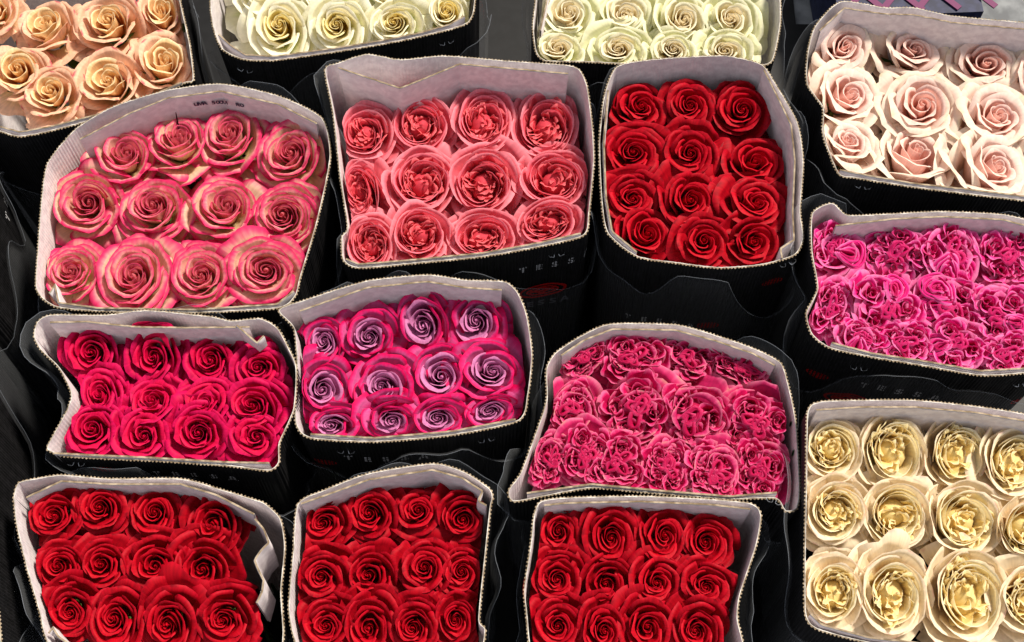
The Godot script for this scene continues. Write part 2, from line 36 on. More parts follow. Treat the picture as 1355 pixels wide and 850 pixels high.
	"edge2": {"rim": [[-691.2, 400.0, 12.6], [-669.7, 400.0, 5.9], [-562.4, 400.0, 8.4], [-537.5, 400.0, 21.0], [-522.2, 400.0, 78.2], [-501.2, 400.0, 172.0], [-482.9, 400.0, 260.4], [-467.4, 400.0, 323.5], [-468.9, 400.0, 357.5], [-514.9, 400.0, 367.5], [-603.9, 400.0, 364.2], [-625.2, 400.0, 344.0], [-688.3, 400.0, 62.1]],
		"roses": [], "rows": []},  # added sleeve, rim out of frame; its black wall covers sunlit floor
}
const WORDS := [
	["violet", -127.1, 128.3, 0.0520, "TESSA", 0.0130, 0.0190, 0.0018, "white_print"],
	["raspberry", -313.2, 150.6, 0.0360, "TESSA", 0.0120, 0.0190, 0.0018, "white_print"],
	["hotpink", 405.1, 47.4, 0.0720, "TESSA", 0.0130, 0.0190, 0.0018, "white_print"],
	["coral", 46.8, -91.1, 0.0480, "TESSA", 0.0120, 0.0180, 0.0018, "white_print"],
	["coral", 34.9, -87.9, 0.1360, "TESSA", 0.0130, 0.0135, 0.0042, "grey_white"],
	["peach", -388.5, -457.1, 0.2120, "TESSA", 0.0130, 0.0220, 0.0018, "white_print"],
	["raspberry", -463.3, 40.9, 0.1000, "TESSA", 0.0130, 0.0190, 0.0018, "white_print"],
	["edge", -577.0, -210.9, 0.0880, "TESSA", 0.0140, 0.0220, 0.0018, "white_print"],
	["scarlet", 164.9, -67.6, 0.1480, "TESSA", 0.0110, 0.0180, 0.0018, "white_print"],
	["pink", -329.1, -10.3, 0.0320, "TESSA", 0.0120, 0.0200, 0.0018, "grey_white"],
	["white", -39.4, -468.0, 0.1840, "TESSA", 0.0120, 0.0200, 0.0018, "grey_white"],
]
const LOGOS := [
	["violet", -190.8, 125.3, 0.0680, 0.0220, 0.0019],
	["raspberry", -403.5, 145.4, 0.0320, 0.0220, 0.0019],
	["hotpink", 319.4, 29.4, 0.0680, 0.0220, 0.0019],
	["hotpink", 534.1, 51.1, 0.0800, 0.0220, 0.0019],
	["coral", 34.9, -87.9, 0.1040, 0.0520, 0.0042],
	["scarlet", 220.9, -61.6, 0.1440, 0.0240, 0.0019],
	["scarlet", 277.4, -71.2, 0.0520, 0.0220, 0.0019],
	["white", -39.4, -468.0, 0.1120, 0.0200, 0.0019],
	["cherry", 12.3, 277.4, 0.0000, 0.0200, 0.0019],
	["hotpink", 357.3, 38.4, 0.1080, 0.0450, 0.0042],
]
const STAPLES := [
	["violet", -164.7, 127.0, 0.0280],
	["violet", -25.8, 114.4, 0.0280],
	["hotpink", 353.8, 37.5, 0.0280],
	["hotpink", 516.0, 55.0, 0.0280],
	["coral", 46.8, -91.1, 0.0240],
	["white", -74.8, -359.9, 0.0200],
	["white", -299.3, -322.1, 0.0200],
	["blush", 375.9, -166.5, 0.0120],
	["raspberry", -426.7, 144.0, 0.0160],
	["scarlet", 286.2, -74.0, 0.0120],
	["magenta", 251.5, 186.3, 0.0000],
]
const INKS := [
	["pink", -314.7, -271.7, 0.0120, "UMA 50CM  RO", 0.0060, "ink"],
	["raspberry", -242.5, 12.6, 0.1880, "", 0.0070, "green_ink"],
	["magenta", 275.7, 136.0, 0.0160, "", 0.0070, "green_ink"],
	["magenta", 275.8, 106.6, 0.0160, "", 0.0060, "green_ink"],
]
const FLAPS := [
	["coral", [[-184.6, 448.0, -275.9], [-118.7, 446.1, -251.1], [-102.1, 447.0, -258.2], [-56.0, 448.0, -280.7], [-2.0, 448.0, -274.9], [59.8, 447.8, -268.3]], 0.100],
	["coral", [[-171.2, 402.0, -70.5], [-157.6, 402.0, -64.3], [-101.0, 402.0, -69.6], [-30.1, 402.0, -77.5], [27.0, 402.1, -89.0], [71.2, 402.7, -100.2]], 0.030],
	["raspberry", [[-459.3, 422.0, 11.1], [-422.6, 422.0, 10.3], [-373.1, 421.8, 16.0], [-320.6, 421.8, 16.8], [-260.6, 421.8, 16.0]], 0.090],
	["raspberry", [[-272.3, 423.9, 15.3], [-251.7, 422.4, 33.5], [-246.1, 423.2, 26.5]], 0.020],
	["raspberry", [[-442.6, 402.0, 141.3], [-414.6, 402.0, 142.8], [-348.5, 402.0, 145.9], [-275.1, 402.0, 150.5], [-234.3, 402.0, 151.3]], 0.030],
	["violet", [[-211.0, 429.2, 2.0], [-144.4, 432.0, -22.5], [-85.0, 432.0, -29.3], [-46.4, 432.0, -22.5], [-10.2, 431.9, -20.0]], 0.100],
	["violet", [[-196.0, 402.0, 121.8], [-133.3, 402.0, 125.7], [-57.8, 402.0, 118.7], [3.3, 402.2, 106.2]], 0.030],
	["pink", [[-458.5, 421.2, -203.1], [-409.5, 423.5, -233.9], [-369.5, 424.0, -253.8], [-313.5, 424.0, -262.5], [-250.5, 423.9, -246.1], [-207.1, 422.8, -221.9]], 0.090],
	["pink", [[-472.8, 402.0, -30.5], [-467.4, 402.1, -41.7], [-460.5, 402.0, -20.3], [-419.1, 402.0, -14.3], [-320.8, 402.0, -12.6], [-239.2, 402.0, -18.6], [-223.3, 402.0, -33.1]], 0.030],
	["scarlet", [[103.6, 434.4, -255.3], [97.9, 423.2, -198.1], [99.5, 408.1, -138.8], [105.0, 402.7, -102.0], [129.4, 402.0, -78.4]], 0.060],
	["scarlet", [[271.5, 436.0, -281.4], [296.7, 427.8, -216.8], [299.2, 417.8, -178.1], [294.5, 405.4, -124.0], [293.8, 402.1, -91.6], [278.9, 402.0, -81.1], [279.6, 402.0, -70.5]], 0.060],
	["blush", [[334.5, 436.9, -332.4], [364.5, 438.0, -362.0], [408.3, 438.0, -353.8], [439.6, 438.0, -352.8], [480.6, 437.7, -342.9], [557.8, 437.1, -334.3], [581.8, 436.5, -328.6]], 0.100],
	["blush", [[349.3, 402.8, -177.0], [367.4, 402.5, -172.5], [425.5, 402.0, -160.7], [475.1, 402.0, -154.3], [540.0, 402.0, -145.0], [560.9, 402.0, -141.4]], 0.030],
	["hotpink", [[334.4, 415.7, -102.0], [394.5, 415.9, -109.9], [446.5, 416.0, -112.6], [507.8, 415.9, -109.0], [537.0, 415.6, -100.3], [552.7, 415.0, -90.0]], 0.070],
	["hotpink", [[320.9, 402.4, 24.5], [360.6, 402.0, 36.0], [405.0, 402.0, 43.3], [465.2, 402.0, 54.8], [509.1, 402.0, 52.3], [531.6, 402.0, 48.3]], 0.030],
	["magenta", [[48.4, 409.6, 41.7], [71.2, 410.0, 25.4], [100.2, 410.0, 13.0], [163.0, 410.0, 13.8], [204.6, 410.0, 26.3], [239.1, 409.7, 39.3], [260.7, 409.2, 52.2]], 0.050],
	["magenta", [[14.1, 402.0, 181.7], [75.6, 402.1, 172.6], [113.8, 402.0, 176.4], [161.3, 402.0, 180.9], [208.0, 402.0, 184.7], [253.0, 402.0, 180.9]], 0.030],
	["cream", [[291.3, 432.0, 108.3], [335.0, 432.0, 105.2], [385.7, 432.0, 105.2], [442.9, 432.0, 110.7], [488.6, 431.9, 119.1], [528.1, 431.5, 129.7]], 0.100],
	["cream", [[275.4, 402.4, 297.7], [284.3, 402.0, 307.4], [326.0, 402.0, 319.1], [394.0, 402.0, 326.7], [465.9, 402.0, 328.7], [507.7, 402.0, 325.3]], 0.030],
	["crimson", [[-461.5, 407.9, 188.1], [-430.1, 408.0, 171.6], [-384.3, 408.0, 174.6], [-315.8, 408.0, 174.6], [-281.0, 407.9, 185.1], [-243.0, 407.5, 204.3]], 0.060],
	["crimson", [[-424.4, 402.1, 315.7], [-420.4, 402.2, 309.5], [-413.7, 402.0, 318.4], [-389.6, 402.0, 333.5]], 0.030],
	["crimson", [[-243.1, 401.3, 206.9], [-233.8, 400.9, 217.1], [-227.9, 400.2, 230.8], [-235.2, 399.8, 238.7], [-240.3, 399.2, 247.2], [-236.2, 398.7, 255.7], [-230.6, 398.1, 265.6], [-231.3, 397.5, 276.9], [-235.5, 397.0, 287.3]], 0.080],
	["ruby", [[-197.8, 422.4, 198.6], [-175.5, 423.1, 190.7], [-135.0, 424.0, 175.4], [-75.4, 424.0, 165.7], [-46.7, 424.0, 173.9], [-26.6, 423.4, 187.1], [-30.8, 422.6, 196.5], [-23.7, 422.2, 200.0]], 0.070],
	["cherry", [[30.3, 414.0, 197.4], [51.7, 414.0, 195.2], [121.5, 414.0, 193.7], [187.0, 414.0, 196.7], [224.4, 414.0, 201.1]], 0.060],
	["white", [[-327.4, 402.4, -353.1], [-312.6, 402.0, -338.0], [-295.6, 402.0, -325.7], [-263.6, 402.0, -323.7], [-202.2, 402.0, -333.9], [-145.4, 402.1, -345.1], [-103.5, 402.5, -355.1], [-70.8, 403.2, -365.9], [-53.9, 404.2, -376.7]], 0.030],
	["peach", [[-553.5, 402.0, -231.6], [-531.3, 402.0, -224.9], [-499.6, 402.0, -231.6], [-447.7, 402.0, -248.1], [-396.0, 402.4, -270.4], [-363.0, 403.1, -288.7]], 0.030],
	["ivory", [[30.9, 403.3, -357.6], [37.9, 407.5, -390.9], [43.3, 413.8, -433.7]], 0.050],
]

var rng := RandomNumberGenerator.new()
var noise := FastNoiseLite.new()
var soft := FastNoiseLite.new()
var M := {}
var taken := {}
var walls := {}      # sampled sleeve walls, kept for print, staples and film


func numbered(called: String) -> String:
	taken[called] = taken.get(called, 0) + 1
	return called if taken[called] == 1 else "%s_%03d" % [called, taken[called] - 1]

func thing(called: String, label: String, category: String, at := Vector3.ZERO, group := "") -> Node3D:
	var o := Node3D.new()
	o.name = numbered(called)
	add_child(o)
	o.position = at
	o.set_meta("label", label)
	o.set_meta("category", category)
	if group:
		o.set_meta("group", group)
	return o

func part(called: String, mesh: Mesh, m: Material, parent: Node) -> MeshInstance3D:
	var o := MeshInstance3D.new()
	o.name = called
	o.mesh = mesh
	o.material_override = m
	o.cast_shadow = GeometryInstance3D.SHADOW_CASTING_SETTING_DOUBLE_SIDED
	parent.add_child(o, true)
	return o

# ---------------------------------------------------------------- meshes
class Sheets:
	var P := PackedVector3Array()
	var N := PackedVector3Array()
	var T := PackedVector2Array()
	var I := PackedInt32Array()
	func grid(pts: PackedVector3Array, uv: PackedVector2Array, nu: int, nv: int) -> void:
		var b := P.size()
		P.append_array(pts)
		T.append_array(uv)
		for j in nv:
			for i in nu:
				var du: Vector3 = pts[j * nu + mini(i + 1, nu - 1)] - pts[j * nu + maxi(i - 1, 0)]
				var dv: Vector3 = pts[mini(j + 1, nv - 1) * nu + i] - pts[maxi(j - 1, 0) * nu + i]
				var n := dv.cross(du)
				N.append(n.normalized() if n.length_squared() > 1e-18 else Vector3.UP)
		for j in nv - 1:
			for i in nu - 1:
				var a := b + j * nu + i
				I.append_array([a, a + 1, a + nu, a + 1, a + nu + 1, a + nu])
	func build() -> ArrayMesh:
		var a := []
		a.resize(Mesh.ARRAY_MAX)
		a[Mesh.ARRAY_VERTEX] = P
		a[Mesh.ARRAY_NORMAL] = N
		a[Mesh.ARRAY_TEX_UV] = T
		a[Mesh.ARRAY_INDEX] = I
		var m := ArrayMesh.new()
		m.add_surface_from_arrays(Mesh.PRIMITIVE_TRIANGLES, a)
		return m

func tube(s: Sheets, path: Array, rad: Array, sides := 6) -> void:
	var pts := PackedVector3Array()
	var uv := PackedVector2Array()
	for j in path.size():
		var t: Vector3 = (path[mini(j + 1, path.size() - 1)] - path[maxi(j - 1, 0)]).normalized()
		var a := t.cross(Vector3(0.3, 0.1, 0.95)).normalized()
		var b := t.cross(a)
		for i in sides + 1:
			var w := TAU * i / sides
			pts.append(path[j] + (a * cos(w) + b * sin(w)) * rad[j])
			uv.append(Vector2(float(i) / sides, float(j)))
	s.grid(pts, uv, sides + 1, path.size())

# ---------------------------------------------------------------- rose petals (head radius 1, axis +y)
const VS := [0.0, 0.3, 0.55, 0.68, 0.74, 0.79, 0.84, 0.885, 0.925, 0.965, 1.0]

func ring_petal(s: Sheets, f: float, phi: float, k: Dictionary, nu := 13) -> void:
	var pts := PackedVector3Array()
	var uv := PackedVector2Array()
	var nv := VS.size()
	var rho: float = k.r0 + (k.r1 - k.r0) * pow(f, k.pw)
	var w: float = lerpf(k.wi, k.wo, pow(f, 0.55)) * rng.randf_range(0.78, 1.15)
	var top: float = k.mid * (1.0 - exp(-pow(f / 0.35, 2.0))) - k.drop * pow(f, 2.6) + rng.randf_range(-0.07, 0.07) * (0.3 + f)
	var a: float = lerpf(k.ai, k.ao, pow(f, 1.1)) * rng.randf_range(0.8, 1.25)
	var th: float = lerpf(k.ti, k.to, pow(f, 0.9)) * rng.randf_range(0.85, 1.2)
	var tip: float = k.tip * smoothstep(0.1, 0.6, f) * rng.randf_range(0.4, 1.3)
	var tipu := rng.randf_range(-0.22, 0.22)
	var sp: float = k.spiral * (0.5 + 0.5 * f)
	var rb := 0.08 + 0.3 * rho
	var yb := -0.95 + 0.25 * (1.0 - f)
	var ph := rng.randf() * TAU
	var ph2 := rng.randf() * TAU
	var wav: float = k.wave * (0.35 + f)
	var sd := rng.randf() * 50.0
	var lean: float = k.get("lean", 0.7) * smoothstep(0.15, 0.75, f) * rng.randf_range(0.6, 1.25)
	rho += rng.randf_range(-0.035, 0.035) * smoothstep(0.1, 0.5, f)
	var off: Vector3 = k.fixed if k.has("fixed") else k.get("off", Vector3.ZERO) * (1.0 - f)
	var scl: float = k.get("scale", 1.0)
	for j in nv:
		for i in nu:
			var u := 2.0 * i / (nu - 1) - 1.0
			var uu := absf(u)
			var v: float = VS[j]
			var edge := pow(uu, 3.2)
			var lob := exp(-pow((u - tipu) / 0.24, 2.0))
			var ty: float = top - (0.12 + k.side * f) * edge + 0.05 * f * noise.get_noise_2d(u * 30.0 + sd, sd)
			var tt: float = th * (1.0 + 0.45 * tip * (smoothstep(0.1, 0.6, absf(u - tipu)) - lob))
			var n1 := noise.get_noise_2d(sd * 3.0 + u * 20.0, 7.0)
			var R: float = rho + sp * u + (0.04 + 0.05 * f) * n1 * minf(1.0, rho * 3.0)
			R -= 0.1 * edge * f * R
			var r: float
			var y: float
			var v0 := 0.74
			var al0 := atan2(lean * (R - rb), maxf(0.2, ty - a - yb))
			var al1 := maxf(tt, al0 + 0.25)
			var y0: float = ty - a * (sin(minf(al1, PI * 0.5)) - sin(al0))
			if v <= v0:
				var t := v / v0
				r = lerpf(rb, R, lerpf(pow(sin(t * PI * 0.5), 0.72), t, lean))
				y = lerpf(yb, y0, t)
			else:
				var q := (v - v0) / (1.0 - v0)
				var al := lerpf(al0, al1, q)
				r = R + a * (cos(al0) - cos(al)) + 0.16 * tip * lob * q * q
				y = y0 + a * (sin(al) - sin(al0))
				y += wav * q * 0.5 * sin(u * 7.0 + ph)
				r += wav * q * sin(u * 5.0 + ph2)
			var c := phi + u * w
			pts.append(Vector3(r * cos(c), y, r * sin(c)) * scl + off)
			uv.append(Vector2(0.5 + 0.5 * u, v))
	s.grid(pts, uv, nu, nv)

# a folded petal running from the middle of the flower round one lobe and back
func lobe_petal(s: Sheets, phi: float, c0: float, alen: float, wid: float, top: float, dome: float, depth: float, lip: float, wav: float, nu := 25, hub := Vector3.ZERO) -> void:
	var pts := PackedVector3Array()
	var uv := PackedVector2Array()
	var d := Vector3(cos(phi), 0, sin(phi))
	var e := Vector3(-sin(phi), 0, cos(phi))
	var line := PackedVector3Array()
	var ph := rng.randf() * TAU
	var fq := rng.randf_range(5.0, 9.0)
	var sk := rng.randf_range(-0.25, 0.25)
	for i in nu:
		var t := (2.0 * i / (nu - 1) - 1.0) * 0.93
		var g := 0.5 + 0.5 * cos(PI * t)
		var x := c0 + (alen - c0) * pow(g, 0.8)
		var z := wid * sin(PI * t) * pow(g, 0.35) * (1.0 + 0.3 * sin(ph + t * 2.0)) + sk * wid * g
		line.append(d * x + e * z + hub * (1.0 - 0.6 * g))
	var prof := [Vector2(-0.5, -1.0), Vector2(-0.22, -0.42), Vector2(-0.03, -0.1), Vector2(0.25, 0.0), Vector2(0.7, -0.14), Vector2(1.0, -0.45)]
	for j in prof.size():
		for i in nu:
			var t: Vector3 = (line[mini(i + 1, nu - 1)] - line[maxi(i - 1, 0)]).normalized()
			var n := Vector3(t.z, 0, -t.x)
			var u := 2.0 * i / (nu - 1) - 1.0
			var p: Vector3 = line[i]
			var q := float(j) / (prof.size() - 1)
			var wv := wav * sin(u * fq + ph) * q + wav * 0.6 * sin(u * fq * 2.1 + ph * 2.0) * q * q
			var off: float = (prof[j].x * lip) if j >= 3 else prof[j].x * depth * 0.35
			p += n * (off + wv)
			var rr := Vector2(p.x, p.z).length()
			p.y = top - dome * rr * rr - 0.05 * exp(-pow((p - hub).length() / 0.14, 2.0)) + prof[j].y * (depth if j < 3 else lip) + wav * 0.7 * sin(u * fq * 1.3 + ph * 3.0) * q
			pts.append(p)
			uv.append(Vector2(0.5 + 0.5 * u, 0.35 + 0.65 * q))
	s.grid(pts, uv, nu, prof.size())

# Returns a list of [part name, mesh, which material (0 inner, 1 outer)] for one flower of a kind.
func flower(k: Dictionary, sd: int) -> Array:
	rng.seed = sd
	var out := []
	var N: int = k.n + rng.randi_range(-2, 2)
	var phi := rng.randf() * TAU
	var heart := Sheets.new()
	k = k.duplicate()
	k.off = Vector3(rng.randf_range(-0.15, 0.15), 0, rng.randf_range(-0.15, 0.15))
	k.pw *= rng.randf_range(0.9, 1.12)
	k.to *= rng.randf_range(0.85, 1.12)
	k.mid += rng.randf_range(-0.05, 0.04)
	if k.form == "spiral":
		for i in N:
			var f := (i + 0.5) / N
			phi += 2.4 + rng.randf_range(-0.25, 0.25)
			if i < k.core:
				ring_petal(heart, f, phi, k, 15)
			else:
				var s := Sheets.new()
				ring_petal(s, f, phi, k)
				out.append(["petal", s.build(), 1 if f > k.split else 0])
		# rolled bud tip in the middle
		ring_petal(heart, 0.0, phi + 1.0, {"r0": k.r0 * 0.35, "r1": 0.1, "pw": 1.0, "wi": 2.9, "wo": 2.9, "mid": 0.0, "drop": 0.0, "ai": 0.012, "ao": 0.012, "ti": 0.5, "to": 0.5, "tip": 0.0, "spiral": k.r0 * 0.5, "wave": 0.0, "side": 0.0}, 15)
	elif k.form == "cup":
		for i in N:
			var f := (i + 0.5) / N
			phi += 2.4 + rng.randf_range(-0.25, 0.25)
			var s := Sheets.new()
			ring_petal(s, f, phi, k)
			out.append(["petal", s.build(), 1 if f > k.split else 0])
		var hc := Vector3(rng.randf_range(-0.07, 0.07), 0, rng.randf_range(-0.07, 0.07))
		for j in 26:
			var g := sqrt((j + 0.6) / 26.0)
			var w := rng.randf_range(0.45, 0.85) / (0.45 + g)
			ring_petal(heart, 0.5, rng.randf() * TAU, {"fixed": hc, "r0": k.heart * g, "r1": k.heart * g, "pw": 1.0, "wi": w, "wo": w, "mid": 0.0, "drop": -k.hy * 6.0 + rng.randf_range(-0.3, 0.5), "ai": 0.04, "ao": rng.randf_range(0.03, 0.07), "ti": 1.0, "to": rng.randf_range(0.7, 1.7), "tip": 0.5, "spiral": rng.randf_range(-0.2, 0.2) * (0.4 + g), "wave": rng.randf_range(0.02, 0.05), "side": 0.3, "lean": 0.9}, 13)
	else:
		for i in 11:
			var f := 0.45 + 0.55 * (i + 0.5) / 11
			phi += 2.4 + rng.randf_range(-0.25, 0.25)
			var s := Sheets.new()
			ring_petal(s, f, phi, k)
			out.append(["petal", s.build(), 1])
		var nl: int = rng.randi_range(3, 5)
		var spin := rng.randf_range(-0.4, 0.4)
		var hc := Vector3(rng.randf_range(-0.15, 0.15), 0, rng.randf_range(-0.15, 0.15))
		for l in nl:
			var lp := phi + TAU * l / nl + rng.randf_range(-0.35, 0.35)
			var lr := rng.randf_range(0.72, 1.05)
			var fat := rng.randf_range(0.95, 1.4)
			var lt := rng.randf_range(-0.08, 0.08)
			var hub_at := rng.randf_range(0.25, 0.4) if rng.randf() < 0.4 else 0.0
			if rng.randf() < 0.88:
				var eye := Vector3(cos(lp), 0, sin(lp)) * rng.randf_range(0.4, 0.52) + hc * 0.5 + Vector3(0, lt - 0.02, 0)
				var rp := rng.randf() * TAU
				var sz := rng.randf_range(0.46, 0.62)
				for j in 13:
					var g := (j + 0.5) / 13.0
					rp += 2.4 + rng.randf_range(-0.4, 0.4)
					var s := heart if j < 5 else Sheets.new()
					ring_petal(s, g, rp, {"fixed": eye, "scale": sz, "r0": 0.06, "r1": 0.9, "pw": 1.0, "wi": 1.5, "wo": rng.randf_range(0.7, 1.0), "mid": 0.0, "drop": 0.45, "ai": 0.05, "ao": 0.16, "ti": 1.0, "to": 1.7, "tip": 0.4, "spiral": rng.randf_range(-0.3, 0.3), "wave": rng.randf_range(0.05, 0.1), "side": 0.3})
					if j >= 5:
						out.append(["petal", s.build(), 0])
				continue
			for j in 8:
				var g := (j + 1.0) / 8.0
				var s := heart if j < 2 else Sheets.new()
				lobe_petal(s, lp + spin * (1.0 - g) + rng.randf_range(-0.08, 0.08), 0.02 + hub_at * (1.0 - g * g) + 0.2 * (1.0 - g), lr * (0.52 + 0.44 * g), (2.1 / nl) * 0.62 * fat * g * rng.randf_range(0.85, 1.1), 0.1 + lt + rng.randf_range(-0.06, 0.05) - 0.03 * g, 0.36, 0.4, rng.randf_range(0.05, 0.085), 0.014 + 0.018 * g, 27, hc)
				if j >= 2:
					out.append(["petal", s.build(), 0])
		for j in 5:
			lobe_petal(heart, rng.randf() * TAU, rng.randf_range(-0.15, 0.0), rng.randf_range(0.15, 0.4), 0.09, 0.04, 0.3, 0.3, 0.09, 0.03, 15, hc)
	# guard petals: broad, loose, below the head
	for i in 5:
		phi += TAU / 5.0 + rng.randf_range(-0.35, 0.35)
		var s := Sheets.new()
		ring_petal(s, 1.0, phi, {"r0": 0.9, "r1": rng.randf_range(0.88, 1.08), "pw": 1.0, "wi": 0.9, "wo": rng.randf_range(0.75, 1.0), "mid": 0.0, "drop": rng.randf_range(0.42, 0.8), "ai": 0.2, "ao": rng.randf_range(0.2, 0.34), "ti": 1.3, "to": rng.randf_range(1.1, 2.0), "tip": k.tip, "spiral": 0.05, "wave": 0.03, "side": 0.3})
		out.append(["petal", s.build(), 1])
	var cone := PackedVector3Array()
	var cuv := PackedVector2Array()
	var prof := [[0.004, -0.02], [0.03, -0.05], [0.055, -0.14], [0.12, -0.4], [0.2, -0.9]] if k.form == "spiral" else [[0.01, -0.16], [0.12, -0.2], [0.3, -0.3], [0.4, -0.6], [0.3, -0.9]]
	for j in 5:
		for i in 11:
			var c := TAU * i / 10.0
			cone.append(Vector3(prof[j][0] * cos(c), prof[j][1] * (1.0 + 0.15 * sin(c * 2.0)), prof[j][0] * sin(c)) + k.off)
			cuv.append(Vector2(i / 10.0, 0.75 - 0.12 * j))
	heart.grid(cone, cuv, 11, 5)
	out.append(["flower_heart", heart.build(), 2])
	# calyx: five sepals under the head
	var cal := Sheets.new()
	for i in 5:
		var pts := PackedVector3Array()
		var uv := PackedVector2Array()
		for j in 5:
			var t := j / 4.0
			for e in 3:
				var c := TAU * i / 5.0 + (e - 1) * 0.5 * (1.0 - t)
				var r := 0.1 + 0.5 * t
				pts.append(Vector3(r * cos(c), -1.02 + 0.34 * t * t + (0.03 if e == 1 else 0.0), r * sin(c)))
				uv.append(Vector2(e * 0.5, t))
		cal.grid(pts, uv, 3, 5)
	out.append(["calyx", cal.build(), 3])
	return out

const SPIRAL := {"form": "spiral", "n": 18, "core": 7, "r0": 0.05, "r1": 0.86, "pw": 1.15, "wi": 2.0, "wo": 1.12, "mid": 0.06, "drop": 0.5, "ai": 0.018, "ao": 0.125, "ti": 0.9, "to": 1.9, "tip": 0.6, "spiral": 0.1, "wave": 0.008, "side": 0.35, "split": 0.6}

func kind(over: Dictionary) -> Dictionary:
	var d := SPIRAL.duplicate()
	d.merge(over, true)
	return d

# ---------------------------------------------------------------- petal skin: pigment towards the edge, veins, flecks
func petal_skin(body: Color, margin: Color, start: float, base: Color, vein := 0.06, fleck := Color(0, 0, 0, 0)) -> ImageTexture:
	var im := Image.create(96, 192, false, Image.FORMAT_RGBA8)
	for y in 192:
		var v := 1.0 - y / 191.0
		v = y / 191.0
		for x in 96:
			var u := x / 95.0
			var n := noise.get_noise_2d(u * 160.0, v * 22.0)
			var n2 := noise.get_noise_2d(u * 45.0 + 300.0, v * 60.0)
			var n3 := noise.get_noise_2d(u * 420.0 + 90.0, v * 30.0 + 50.0)
			var side := absf(u - 0.5) * 2.0
			var e := smoothstep(start, 1.02, v + 0.2 * pow(side, 4.0) + 0.05 * n + 0.07 * n2)
			var c := base.lerp(body, smoothstep(0.1, 0.6, v + 0.1 * n))
			c = c.lerp(margin, e)
			if fleck.a > 0.0:
				c = c.lerp(Color(fleck.r, fleck.g, fleck.b), fleck.a * smoothstep(0.2, 0.5, noise.get_noise_2d(u * 70.0 + 900.0, v * 70.0)) * smoothstep(0.88, 1.02, v + 0.1 * pow(side, 4.0)))
			var g := 1.0 + vein * (n3 * 1.4 + n2)
			im.set_pixel(x, y, Color(c.r * g, c.g * g, c.b * g))
	return ImageTexture.create_from_image(im)

func petal_mat(tex: Texture2D, glow: Color, rough := 0.6, sheen := 0.0) -> StandardMaterial3D:
	var m := StandardMaterial3D.new()
	m.albedo_texture = tex
	m.texture_repeat = false
	m.roughness = rough
	m.metallic_specular = 0.26
	m.cull_mode = BaseMaterial3D.CULL_DISABLED
	m.backlight_enabled = true
	m.backlight = glow
	if sheen > 0.0:
		m.rim_enabled = true
		m.rim = sheen
		m.rim_tint = 0.5
	return m

func plain(c: Color, rough := 0.7, spec := 0.4, metal := 0.0) -> StandardMaterial3D:
	var m := StandardMaterial3D.new()
	m.albedo_color = c
	m.roughness = rough
	m.metallic_specular = spec
	m.metallic = metal
	m.cull_mode = BaseMaterial3D.CULL_DISABLED
	return m

func blotch(c1: Color, c2: Color, scale: float, rough: float, spec := 0.35, fr := 0.02) -> StandardMaterial3D:
	var n := FastNoiseLite.new()
	n.seed = 11
	n.frequency = fr
	n.fractal_octaves = 5
	var t := NoiseTexture2D.new()
	t.noise = n
	t.width = 512
	t.height = 512
	t.seamless = true
	var g := Gradient.new()
	g.offsets = PackedFloat32Array([0.25, 0.75])
	g.colors = PackedColorArray([c1, c2])
	t.color_ramp = g
	var m := plain(Color.WHITE, rough, spec)
	m.albedo_texture = t
	m.uv1_triplanar = true
	m.uv1_world_triplanar = true
	m.uv1_scale = Vector3.ONE * scale
	return m

# ---------------------------------------------------------------- sleeves
func rimline(pts: Array) -> Array:
	# closed Catmull-Rom through the measured rim, resampled to about 1.1 mm
	var raw := []
	var n := pts.size()
	for i in n:
		var a: Vector3 = pts[(i - 1 + n) % n]
		var b: Vector3 = pts[i]
		var c: Vector3 = pts[(i + 1) % n]
		var d: Vector3 = pts[(i + 2) % n]
		for q in 14:
			raw.append(b.cubic_interpolate(c, a + (b - a) * 0.35, d + (c - d) * 0.35, q / 14.0))
	return raw

func resample(raw: Array, step: float, closed: bool) -> Array:
	var out := []
	var left := 0.0
	var n := raw.size()
	for i in (n if closed else n - 1):
		var a: Vector3 = raw[i]
		var b: Vector3 = raw[(i + 1) % n]
		var l := Vector2(b.x - a.x, b.z - a.z).length()
		while left < l:
			out.append(a.lerp(b, left / l))
			left += step
		left -= l
	return out

func outward(line: Array, i: int, closed := true) -> Vector3:
	var n := line.size()
	var a: Vector3 = line[(i - 2 + n) % n] if closed else line[maxi(i - 1, 0)]
	var b: Vector3 = line[(i + 2) % n] if closed else line[mini(i + 1, n - 1)]
	var t := b - a
	return Vector3(-t.z, 0, t.x).normalized() * -1.0

const PITCH := 0.0036

